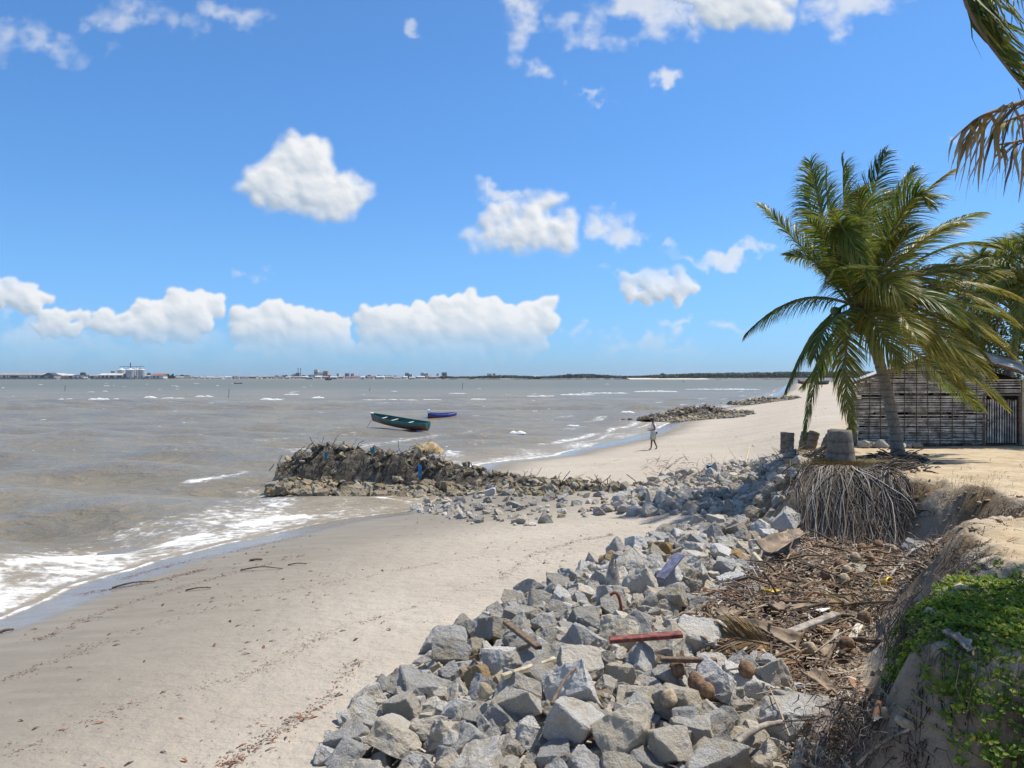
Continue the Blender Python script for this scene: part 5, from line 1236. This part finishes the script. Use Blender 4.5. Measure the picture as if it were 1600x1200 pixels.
# ------------------------------------------------------------------ boats
def hull_mesh(L,B,Dp,sheer,n=28,transom=.0,t=.035,bow_r=.7):
    """open hull along +x (bow) : returns outer ring data"""
    prof=[0,.12,.3,.55,.8,1.0]; rows=[]
    for i in range(n+1):
        s=i/n; x=(s-.5)*L; w=B/2*(1-(abs(2*s-1))**2.6*(1.0 if s>.5 else 1-transom))
        if s>=.999: w=.015
        if s<=.001 and transom==0: w=.015
        keel=Dp*.12*((2*s-1)**2)*4*.6; top=Dp+sheer*(2*s-1)**2
        row=[]
        for q in prof: row.append((x+ (.18*L*.12*(q) if s>.9 else 0),w*math.sin(min(1,q*1.15)*math.pi/2)**.8 if q<1 else w,keel+(top-keel)*q))
        rows.append(row)
    return rows
def boat(name,label,cat,loc,yaw,pitch,roll,L,B,Dp,sheer,up,low,seat,transom=0.,motor=False,inner=None):
    t=thing(name,label,cat,(0,0,0)); rows=hull_mesh(L,B,Dp,sheer,transom=transom); n=len(rows)-1; k=len(rows[0]); mb=MB()
    for side in (1,-1):
        vs=[(x,side*y,z) for row in rows for x,y,z in row]
        for i in range(n):
            for j in range(k-1):
                a,b,c,d=i*k+j,i*k+j+1,(i+1)*k+j+1,(i+1)*k+j; mb.f.append(tuple(len(mb.v)+q for q in ((a,b,c,d) if side<0 else (a,d,c,b)))); mb.m.append(1 if j<3 else 0); mb.sm.append(True)
        mb.v.extend(vs)
    if transom: 
        r0=rows[0]; mb.add([(x,y,z) for x,y,z in r0]+[(x,-y,z) for x,y,z in reversed(r0)],[tuple(range(2*k))],0)
    h=mb.build('hull',[up,low],t); h.modifiers.new('s','SOLIDIFY').thickness=.05
    mb=MB()
    for side in(1,-1): mb.tube([(r[-1][0],side*r[-1][1],r[-1][2]+.01) for r in rows],.035,6)
    mb.build('gunwale',inner or up,t)
    for s in seat:
        i=int(s*n); r=rows[i][-2]; mb=MB(); mb.box((r[0],0,r[2]),(.15,2*r[1],.04)); mb.build('thwart',M['white_paint'],t)
    mb=MB(); fl=[(r[2][0],r[2][1]*.9,r[2][2]+.05) for r in rows[1:-1]]; mb.add([(x,y,z) for x,y,z in fl]+[(x,-y,z) for x,y,z in fl],[(i,i+1,len(fl)+i+1,len(fl)+i) for i in range(len(fl)-1)]); mb.build('floor',inner or up,t)
    if motor:
        x=-L/2-.12; mb=MB(); mb.box((x,0,Dp+.22),(.26,.24,.32)); mb.lathe([(.13,Dp+.36),(.10,Dp+.44),(0,Dp+.46)],(x,0,0),10); m=mb.build('outboard_motor',M['white'],t)
        mb=MB(); mb.box((x-.02,0,Dp-.2),(.12,.07,.6)); mb.box((x-.02,0,Dp-.45),(.26,.05,.1)); mb.build('motor_leg',M['dark'],m)
    else:
        mb=MB(); r=rows[-1]; mb.box((r[-1][0]-.12,0,r[-1][2]+.03),(.4,.22,.05)); mb.build('bow_cap',M['white_paint'],t)
    t.location=loc; t.rotation_euler=(roll,pitch,yaw); return t
def paint(nm,c): return simple(nm,c,.5,.3,3,.15,.005)
M['green_paint']=paint('green_paint',(.035,.135,.105)); M['red_paint2']=paint('red_bottom_paint',(.30,.045,.03)); M['blue_paint']=paint('blue_paint',(.035,.06,.30)); M['white_paint']=paint('white_paint',(.72,.72,.70)); M['pinkred']=paint('faded_red_paint',(.34,.12,.09)); M['boatdark']=paint('dark_boat_paint',(.03,.035,.045)); M['boatred']=paint('dark_red_paint',(.14,.03,.03))
a=Vector(((670-UC)/F*63.5,63.5,0)); b=Vector(((582-UC)/F*68.5,68.5,.0)); d=b-a
cano=boat('fishing_canoe','long green wooden canoe with a red bottom riding a wave','boat',((a+b)/2)+Vector((0,0,.13)),math.atan2(d.y,d.x),R(-4.2),R(-9),d.length*.98,1.25,.66,.16,M['green_paint'],M['red_paint2'],[.33,.62,.8],transom=.45)
mb=MB(); bw=P(581,656,68.4); mb.tube(dense([bw,bw+Vector((-.25,.1,-.35)),bw+Vector((-.45,.2,-.72))],8),.02,5); mb.build('mooring_rope',M['wood_grey'],cano)
c=P(692,653.5,82.0); boat('motor_boat','small blue boat with a white outboard motor at its stern','boat',(c.x,c.y,-.06),R(14),0,R(3),2.75,1.15,.62,.10,M['blue_paint'],M['pinkred'],[.3,.6],transom=.8,motor=True)
def far_boat(u0,u1,v,hpx,label,cab=False,mat='boatdark'):
    d=H*F/(v-VH); L=(u1-u0)/F*d; t=boat('fishing_boat',label,'boat',((((u0+u1)/2-UC)/F*d),d,-.1),R(8),0,0,L,L*.25,hpx/F*d*.55,hpx/F*d*.3,M[mat],M['boatred'],[],transom=.7)
    if cab:
        mb=MB(); mb.box((-L*.08,0,hpx/F*d*.85),(L*.34,L*.16,hpx/F*d*.7)); mb.beam((-L*.28,-.0,hpx/F*d*1.24),(L*.14,0,hpx/F*d*1.24),L*.2,hpx/F*d*.07); mb.build('cabin',M['pinkred'],t).matrix_parent_inverse=Matrix()
        mb=MB(); mb.tube([(L*.2,0,hpx/F*d*.5),(L*.2,0,hpx/F*d*1.7)],L*.008,5); mb.build('mast',M['dark'],t).matrix_parent_inverse=Matrix()
far_boat(508,518,594,3.6,'dark far fishing boat with a small cabin before the distant town',True)
far_boat(365.5,378,599.5,2.2,'low dark boat with people far out left of centre')
far_boat(253,272,592.35,2.4,'long dark ship moored right of the silos',True,'boatred')
for i,(u,vb,vt,lb) in enumerate([(101,610.5,602,'leftmost thin stake leaning in the water'),(357,622,607,'thin stake in the water left of centre'),(577,611,606,'shortest stake far out in open water'),(722,608.5,598,'tallest dark stake in the water right of centre'),(1067,598,594.5,'small dark buoy stake off the far beach')]):
    d=H*F/(vb-VH); mb=MB(); mb.tube([P(u,vb,d)-Vector((0,0,.5)),P(u+.6,(vb+vt)/2,d),P(u+1.2,vt,d)],.32/F*d,6); tag(mb.build('water_stake',M['twigdark']),lb,'stake','stakes standing in the river')
# boats pulled up on the far beach, and the brown heap beside them
for u0,u1,v,lb,mt in ((1246,1266,600,'pale red boat pulled up on the far beach behind the frond','pinkred'),(1272,1296,601,'dark boat on the far beach right of the pale red one','boatdark')):
    p=hit((u0+u1)/2,v); d=p.y; boat('beached_boat',lb,'boat',(p.x,p.y,p.z-.05),R(12),0,R(6),(u1-u0)/F*d,(u1-u0)/F*d*.28,5/F*d,2/F*d,M[mt],M['boatdark'],[.4],transom=.6)
# ------------------------------------------------------------------ the walking man
def skin(name,verts,edges,radii,mat,parent,sub=2,root=0):
    me=bpy.data.meshes.new(name); me.from_pydata([Vector(v) for v in verts],edges,[]); o=bpy.data.objects.new(name+'_t',me); C.objects.link(o)
    md=o.modifiers.new('k','SKIN'); md.use_smooth_shade=True
    for i,r in enumerate(radii):
        sv=me.skin_vertices[0].data[i]; sv.radius=(r,r) if not hasattr(r,'__len__') else r; sv.use_root=(i==root)
    o.modifiers.new('s','SUBSURF').levels=sub
    dg=bpy.context.evaluated_depsgraph_get(); dg.update(); me2=bpy.data.meshes.new_from_object(o.evaluated_get(dg)); bpy.data.objects.remove(o)
    me2.materials.clear(); me2.materials.append(mat)
    for p in me2.polygons: p.use_smooth=True
    me2.name=name; return link(name,me2,parent)
def man():
    p=hit(1021,702.5); t=thing('person','man in white tank top, light shorts and dark cap walking on the beach','person',(0,0,0))
    M['skin']=simple('brown_skin',(.17,.085,.055),.6,.2,8,.1); M['shirt']=simple('white_cotton',(.72,.70,.71),.9,.12,6,.3); M['shorts']=simple('pale_green_cotton',(.47,.50,.42),.9,.3,5,.4); M['cap']=simple('dark_cap',(.035,.037,.045),.85,.3,6,.2)
    V=[(0,0,.92),(0,0,1.10),(.01,0,1.30),(-.01,0,1.43),(-.03,0,1.50),(-.055,0,1.585),(-.06,0,1.66)]; Rr=[(.13,.15),(.115,.14),(.13,.165),(.07,.10),.052,.082,.085]; E=[(0,1),(1,2),(2,3),(3,4),(4,5),(5,6)]
    def chain(start,pts,rs):
        a=start
        for q,r in zip(pts,rs): V.append(q); Rr.append(r); E.append((a,len(V)-1)); a=len(V)-1
        return a
    chain(0,[(-.0,-.10,.86),(-.10,-.10,.48),(-.13,-.10,.10),(-.15,-.10,.045),(-.27,-.105,.028)],[.095,.058,.038,.038,.03])
    chain(0,[(.0,.10,.86),(.04,.10,.48),(.19,.10,.13),(.19,.10,.065),(.08,.105,.028)],[.095,.058,.038,.038,.03])
    hands=[]
    for sy,el,wr in ((-1,(.10,-.24,1.13),(-.16,-.19,1.06)),(1,(.05,.24,1.14),(-.20,.15,1.13))):
        w=chain(2,[(.01,sy*.185,1.39),el,wr,(wr[0]-.07,wr[1]-sy*.01,wr[2]+.005)],[.055,.042,.028,.03]); h=V[w]
        for f,(dy,ln) in enumerate(((-.028,.075),(-.01,.085),(.01,.08),(.028,.062))):
            chain(w,[(h[0]-.045,h[1]+dy,h[2]),(h[0]-.045-ln*.5,h[1]+dy,h[2]-.012),(h[0]-.04-ln*.8,h[1]+dy,h[2]-.04)],[.009,.0085,.007])
        chain(w-1,[(h[0]+.01,h[1]-sy*.04,h[2]+.02),(h[0]-.035,h[1]-sy*.052,h[2]+.012)],[.011,.008])
    # nose, ears, chin
    chain(5,[(-.13,0,1.565)],[.03]); chain(5,[(-.15,0,1.59)],[.012])
    skin('body',V,E,Rr,M['skin'],t,1)
    mb=MB()
    for sy in(-1,1): mb.lathe([(0,-.010),(.010,0),(0,.010)],(-.132,sy*.028,1.612),8)
    mb.build('eyes',M['dark'],t)
    mb=MB()
    def ring(z,rx,ry,cx): return [(cx+rx*math.cos(a),ry*math.sin(a),z+.008*math.sin(a*5)) for a in np.linspace(0,6.283,25)[:-1]]
    rows=[ring(.88,.165,.19,.01),ring(1.0,.155,.18,.01),ring(1.12,.145,.17,.005),ring(1.26,.155,.195,.01),ring(1.36,.14,.18,.01),ring(1.43,.10,.13,-.005)]
    mb.add([q for r in rows for q in r],[(i*24+j,i*24+(j+1)%24,(i+1)*24+(j+1)%24,(i+1)*24+j) for i in range(5) for j in range(24)],0,True); mb.build('tank_top',M['shirt'],t)
    mb=MB()
    for sy,kx in((-1,-.085),(1,.045)): mb.add([q for z,rx,c in((.96,.17,.0),(.84,.15,kx*.2),(.70,.14,kx*.6),(.56,.145,kx)) for q in [(c+rx*math.cos(a),sy*.085+(rx*.8)*math.sin(a),z) for a in np.linspace(0,6.283,21)[:-1]]],[(i*20+j,i*20+(j+1)%20,(i+1)*20+(j+1)%20,(i+1)*20+j) for i in range(3) for j in range(20)],0,True)
    mb.build('shorts',M['shorts'],t)
    mb=MB(); mb.lathe([(.098,-.03),(.10,.02),(.085,.065),(.05,.095),(0,.105)],(-.058,0,1.655),18); mb.box((-.175,0,1.640),(.13,.15,.012)); mb.build('cap',M['cap'],t)
    mb=MB(); mb.box((.165,-.02,.93),(.09,.24,.12)); mb.build('waist_bag',M['cap'],t)
    t.location=p; t.rotation_euler=(0,0,R(-8))
man()
HAZE=0.00004
# ------------------------------------------------------------------ far shore
FD=2080.; FV=592.0
def fx(u,d=FD): return (u-UC)/F*d
def fz(v,d=FD): return H-(v-VH)/F*d
zq=fz(590.6)
def land(name,xs,y0,y1,z,mat):
    V=[];n=len(xs)
    for x in xs: V.append((x,y0+25*float(fbm(x*.004,0,3,2)),-.5))
    for x in xs: V.append((x,y0+14+25*float(fbm(x*.004,0,3,2)),z))
    for x in xs: V.append((x,y1,z+2))
    return bulk(name,V,grid_faces(3,n),mat)
M['shore']=simple('far_shore_ground',(.23,.20,.15),.9,.4,.02,0,.1,'pos'); M['shore_sand']=simple('far_sand',(.55,.50,.40),.9,.2,.02,0,.1,'pos')
tag(land('far_shore',np.linspace(-2400,800,160),2085,5000,1.6,M['shore']),kind='structure')
tag(land('far_sandbank',np.linspace(fx(985,1880),fx(1110,1880),40),1880,1960,1.3,M['shore_sand']),kind='structure')
tag(land('far_forest_ground',np.linspace(300,2400,80),1930,5000,1.2,M['shore']),kind='structure')
def far_mat(nm,c): return simple(nm,c,.8,.25,.15,0,.1,'pos')
FM={'cream':far_mat('cream_wall',(.50,.46,.36)),'grey':far_mat('grey_wall',(.34,.34,.34)),'white':far_mat('white_wall',(.66,.65,.63)),'red':far_mat('brick_red_roof',(.27,.12,.09)),'pink':far_mat('pink_wall',(.48,.30,.25)),'dark':far_mat('dark_wall',(.05,.055,.07)),'roofg':far_mat('grey_roof',(.30,.29,.28)),'roofl':far_mat('pale_roof',(.56,.55,.52)),'metal':far_mat('silo_metal',(.42,.42,.42))}
def building(u0,u1,vt,wall,roof,label,kind='gable',depth=30,op=None,d=FD,name='far_building',cat='building',vb=590.7,rise=.35):
    x0,x1=fx(u0,d),fx(u1,d); z0=fz(vb,d)-1; z1=fz(vt,d); h=z1-z0; t=thing(name,label,cat,((x0+x1)/2,d,z0)); ze=z0+h*(1-rise) if kind!='flat' else z1
    mb=MB(); mb.box(((x0+x1)/2,d+depth/2,(z0+ze)/2),(x1-x0,depth,ze-z0)); mb.build('wall',FM[wall],t)
    mb=MB()
    if kind=='gable': # ridge along x
        e=1.; vs=[(x0-e,d-e,ze+.02),(x1+e,d-e,ze+.02),(x1+e,d+depth+e,ze+.02),(x0-e,d+depth+e,ze+.02),(x0-e,d+depth*.5,z1),(x1+e,d+depth*.5,z1)]; mb.add(vs,[(0,1,5,4),(2,3,4,5),(0,4,3),(1,2,5),(0,3,2,1)])
    elif kind=='front': # ridge along y, gable toward us
        e=1.; xm=(x0+x1)/2; vs=[(x0-e,d-e,ze+.02),(x1+e,d-e,ze+.02),(xm,d-e,z1),(x0-e,d+depth,ze+.02),(x1+e,d+depth,ze+.02),(xm,d+depth,z1)]; mb.add(vs,[(0,1,2),(0,2,5,3),(1,4,5,2),(3,5,4),(0,3,4,1)])
    else: mb.box(((x0+x1)/2,d+depth/2,z1+.4),(x1-x0+1.2,depth+1.2,.8))
    mb.build('roof',FM[roof],t)
    if op:
        for a,b in op:
            mb=MB(); xa_,xb_=x0+(x1-x0)*a,x0+(x1-x0)*b; mb.box(((xa_+xb_)/2,d-.15,z0+(ze-z0)*.5),(xb_-xa_,.5,(ze-z0)*.55)); mb.build('opening',FM['dark'],t)
    return t
building(-30,11,582.6,'cream','roofg','cream warehouse cut by the left edge across the water','gable',40,[(.85,.93)])
building(12.5,50,582.6,'cream','roofg','long cream warehouse with one wide dark opening','gable',40,[(.1,.44),(.84,.88)])
building(51,69,582.9,'grey','roofg','grey warehouse next to the long cream one','gable',40,[(.2,.45),(.65,.95)])
building(66,85,582.3,'grey','dark','warehouse with a dark pointed gable facing the water','front',30,[(.5,.9)],rise=.5)
building(82,98,583,'cream','roofl','pale roofed warehouse right of the dark gable','gable',30,[(.2,.5)],d=FD+40)
building(96,113,584.2,'pink','roofl','low pinkish shed right of the warehouses','gable',26,[(.7,.98)])
building(113,131,585.6,'white','dark','small white sheds with dark roof before a round tree','gable',20,[(.2,.35),(.6,.75)])
building(139,156,584.8,'cream','roofg','small cream shed left of the long quay shed','gable',24,[(.1,.45)])
building(155,192,583.2,'cream','roofl','long pale roofed quay shed in front of the silos','gable',32,[(.12,.2),(.28,.36),(.46,.62),(.74,.95)])
def silo(u0,u1,ve,va,label,dd,grp='grain silos on the far quay'):
    d=FD+dd; x0,x1=fx(u0,d),fx(u1,d); r=(x1-x0)/2; t=thing('grain_silo',label,'silo',((x0+x1)/2,d+r,fz(590.7,d)-1),0,grp); c=((x0+x1)/2,d+r,0)
    mb=MB(); mb.lathe([(r,fz(590.7,d)-1),(r,fz(ve,d))],c,28); mb.build('tank',FM['metal'],t); mb=MB(); mb.lathe([(r*1.03,fz(ve,d)),(r*.3,fz(va+.4,d)),(r*.12,fz(va,d)),(0,fz(va,d))],c,28); mb.build('cone_roof',FM['roofl'],t)
silo(171.5,179.5,579.3,578.6,'low flat silo at the left of the group',60)
silo(181,193,578.1,575,'left silo with a bright cone roof',30)
silo(193.5,208,578.1,575,'largest front silo with a cone roof',2)
silo(206.5,215.5,577.6,575,'silo right of the largest one',24)
silo(214,224.5,577.9,575,'rightmost cone roofed silo',8)
t=thing('silo_conveyor','thin elevator tower and conveyor gantry above the silos','conveyor',(fx(200),FD+15,fz(575)))
mb=MB(); mb.box((fx(199.6),FD+15,(fz(590)+fz(566.5))/2),(1.6,2,fz(566.5)-fz(590))); mb.build('tower',FM['dark'],t)
mb=MB(); mb.beam((fx(183),FD+15,fz(572.8)),(fx(221),FD+15,fz(572.2)),2,1.2)
for u in (183,189,196,203,209,215,221): mb.beam((fx(u),FD+15,fz(576.5)),(fx(u),FD+15,fz(572.4)),.6,.6)
mb.build('gantry',FM['roofg'],t)
building(225,237,585.8,'grey','roofg','low grey shed right of the silos','gable',22,[(.3,.6)])
building(237,255,583.6,'white','red','white quay building with a red roof','gable',26,[(.1,.3),(.45,.6)],rise=.45)
# quay with piles
q=thing('quay','long low concrete quay on piles in front of the warehouses','quay',(fx(110),FD-12,0)); mb=MB(); mb.box((fx(100),FD-8,zq-.2),(fx(232)-fx(-40),14,1.2)); mb.build('deck',FM['grey'],q)
for i in range(34):
    mb=MB(); mb.box((fx(-36+i*8),FD-14.5,(zq-1.)/2),(2.2,1.5,zq-.8)); mb.build('pile',FM['dark'],q)
# low town
rg=random.Random(77); u=274; kinds=[('cream','roofg'),('white','roofl'),('white','roofl'),('pink','roofg'),('grey','roofl'),('cream','roofl'),('white','roofg'),('grey','roofg'),('white','red')]
desc={'cream':'cream','white':'white','pink':'pinkish','grey':'grey'}; rd={'roofg':'grey','red':'red','roofl':'pale'}
lmk=['left of the big hill top building','under the hill top building','right of the hill top building','near the far green forest']
while u<990:
    w=rg.uniform(5,13); k=rg.choice(kinds); h=rg.uniform(1.5,3.6); z=0 if u<480 else (1 if u<520 else (2 if u<690 else 3))
    if u<690 or rg.random()<.3:
        b=building(u,u+w,590.3-h,k[0],k[1],'low %s waterfront house with a %s roof %s'%(desc[k[0]],rd[k[1]],lmk[z]),'gable',18,[(.2,.35),(.6,.75)] if rg.random()<.5 else None,d=FD+rg.uniform(10,60),name='waterfront_house',cat='house',vb=590.9); b['group']='waterfront houses of the far town'
    u+=w+rg.uniform(-1,5)
# landmark buildings
def blocks(name,label,parts,d,cat='building'):
    t=thing(name,label,cat,(fx(parts[0][0],d),d,fz(590,d)))
    for u0,u1,v0,v1,m in parts:
        mb=MB(); x0,x1=fx(u0,d),fx(u1,d); mb.box(((x0+x1)/2,d+8,(fz(v0,d)+fz(v1,d))/2),(x1-x0,16+rg.uniform(-1,1),fz(v0,d)-fz(v1,d))); b=mb.build('block',FM[m],t)
        n=max(2,int((u1-u0)/1.6)); 
        for i in range(n):
            mw=MB(); mw.box((x0+(x1-x0)*(i+.5)/n,d-.9,(fz(v0,d)+fz(v1,d))/2+ (fz(v0,d)-fz(v1,d))*.1),(.8,.4,(fz(v0,d)-fz(v1,d))*.22)); mw.build('window',FM['dark'],b)
blocks('hilltop_building','large cream and pink building on the rise in the far town',[(490.5,496.5,577.6,591,'cream'),(496.5,505,581.2,591,'white'),(505,512,579.6,591,'pink'),(484,491,585.2,591,'white'),(499,516,585.8,591,'pink')],FD+80)
blocks('apartment_block','pale apartment block left of the hill top building, behind the masts',[(457,462,584,591,'white'),(462,468,582.5,591,'grey')],FD+100)
blocks('apartment_block','small pale tower blocks right of the hill top building',[(526,530,583.5,591,'white'),(539,545,583.2,591,'grey'),(548,553,583.6,591,'cream')],FD+100)
blocks('apartment_block','dark apartment block right of centre in the far town',[(633,639,582.6,591,'grey'),(639,644,584.4,591,'white')],FD+100)
blocks('apartment_block','white apartment block beside the dark one',[(657,663,582.2,591,'white'),(663,669,583.4,591,'cream')],FD+100)
blocks('apartment_block','rightmost pair of town blocks before the forest',[(682,686,583.6,591,'white'),(690,698,581.8,591,'grey')],FD+100)
blocks('apartment_block','tiny pale blocks above the forest far right of the town',[(761,768,583.6,589,'white'),(770,774,583.2,589,'cream')],FD+300)
for u,lb in ((451.3,'left one of the two tall thin masts in the far town'),(455.4,'right one of the two tall thin masts in the far town')):
    t=thing('radio_mast',lb,'mast',(fx(u),FD+90,fz(591)),0,'pair of radio masts'); mb=MB(); mb.box((fx(u),FD+90,(fz(591)+fz(574.5))/2),(1.1,1.1,fz(574.5)-fz(591))); mb.build('pole',FM['dark'],t)
    mb=MB(); mb.box((fx(u),FD+90,fz(576)),(1.8,1.8,2.5)); mb.build('antenna',FM['dark'],t)
# trees
def crown(seed,n=26,segs=1):
    rg=random.Random(seed); Vs=[];Ts=[];o=0
    for k in range(n):
        V,T=SMALL[rg.randrange(len(SMALL))]; s=rg.uniform(.35,.7); a=rg.uniform(0,6.28); r=.55*math.sqrt(rg.random()); c=np.array([r*math.cos(a),r*math.sin(a),.25+.75*rg.random()*(1-.5*r)]); Vs.append(V*np.array([s,s,s*1.1])+c); Ts.append(T+o); o+=len(V)
    return np.concatenate(Vs),np.concatenate(Ts)
CR=[crown(k) for k in range(8)]
def mat_far_leaf():
    m,nt,out=newmat('far_foliage'); n=N(nt); c=n.ramp(n.isl(),[(0,(.018,.032,.016)),(.6,(.035,.06,.022)),(1,(.06,.085,.032))]); nt.links.new(n.pbr(c,.9),out.inputs[0]); return m
M['far_leaf']=mat_far_leaf()
def wood(name,items,label,seed):
    rg=random.Random(seed); Vs=[];Ts=[];o=0
    for x,y,z,w,h in items:
        V,T=CR[rg.randrange(8)]; a=rg.uniform(0,6.28); c,s=math.cos(a),math.sin(a); W=V*np.array([w,w,h]); W=np.stack([W[:,0]*c-W[:,1]*s+x,W[:,0]*s+W[:,1]*c+y,W[:,2]+z],1); Vs.append(W); Ts.append(T+o); o+=len(V)
    ob=bulk(name,np.concatenate(Vs),np.concatenate(Ts),M['far_leaf']); tag(ob,label,'trees',kind='stuff')
it=[]
for k in range(520):
    u=rg.uniform(225,700); hp=rg.uniform(1.2,4.2)*(1.3 if 225<u<300 or 430<u<500 or 570<u<620 else .85); d=FD+rg.uniform(70,160); it.append((fx(u,d),d,fz(591,d)-1,rg.uniform(4,10),hp/F*d))
for k in range(150):
    u=rg.uniform(-20,230); d=FD+rg.uniform(60,120); it.append((fx(u,d),d,fz(591,d)-1,rg.uniform(4,9),rg.uniform(3,5.5)/F*d))
wood('town_trees',it,'dark line of trees between and behind the far town houses',1)
it=[]
for k in range(900):
    u=rg.uniform(690,1060); d=1990+rg.uniform(0,260); hp=(4.2+1.2*math.sin(u*.05)+1.*math.sin(u*.021+1)+.8*rg.random())*(1.0 if u>720 else .8); it.append((fx(u,d),d,fz(590.6,d)-1,rg.uniform(8,16),hp/F*d*.92))
for k in range(950):
    u=rg.uniform(1015,1420); d=1940+rg.uniform(0,330); hp=np.interp(u,[1015,1060,1110,1180,1300,1420],[4.4,6.6,7.6,8.8,10,10.5])+rg.uniform(-.5,.8); it.append((fx(u,d),d,fz(590.6,d)-1,rg.uniform(8,17),hp/F*d*.95))
wood('far_forest',it,'dark green belt of forest on the far shore at right','2' and 2)
def far_tree(u,vt,w,label,d=FD+45):
    t=thing('far_tree',label,'tree',(fx(u,d),d,fz(591,d)-1)); z0=fz(591,d)-1; h=fz(vt,d)-z0; mb=MB(); mb.tube([(fx(u,d),d,z0),(fx(u,d),d,z0+h*.5)],w*.05,6); mb.build('trunk',FM['dark'],t)
    V,T=CR[int(u)%8]; bulk('crown',V*np.array([w/1.4,w/1.4,h*.75])+np.array([fx(u,d),d,z0+h*.18]),T,M['far_leaf'],t)
far_tree(130,581.2,16,'round dark tree between the sheds left of the silos')
far_tree(232.5,582.3,12,'dark tree just right of the silos')
far_tree(262,583.2,10,'tree behind the moored dark ship'); far_tree(269,583.4,9,'tree right of the one behind the ship')
far_tree(890,583.5,14,'lone taller tree rising over the far forest right of centre',2000); far_tree(1035,583.2,18,'broad dark tree where the forest meets the sandbank',1960)
if HAZE:
    bpy.ops.mesh.primitive_cube_add(size=1); hz=bpy.context.object; hz.name='haze'
    for c_ in hz.users_collection: c_.objects.unlink(hz)
    C.objects.link(hz); hz.location=(0,3000,30-3); hz.scale=(13400,13200,74)
    m,nt,out=newmat('sea_haze'); n=N(nt); vol=n('ShaderNodeVolumePrincipled',{'Color':(.80,.88,1.,1),'Density':HAZE,'Anisotropy':.3}); nt.links.new(vol.outputs[0],out.inputs['Volume']); hz.data.materials.clear(); hz.data.materials.append(m); tag(hz,kind='stuff')
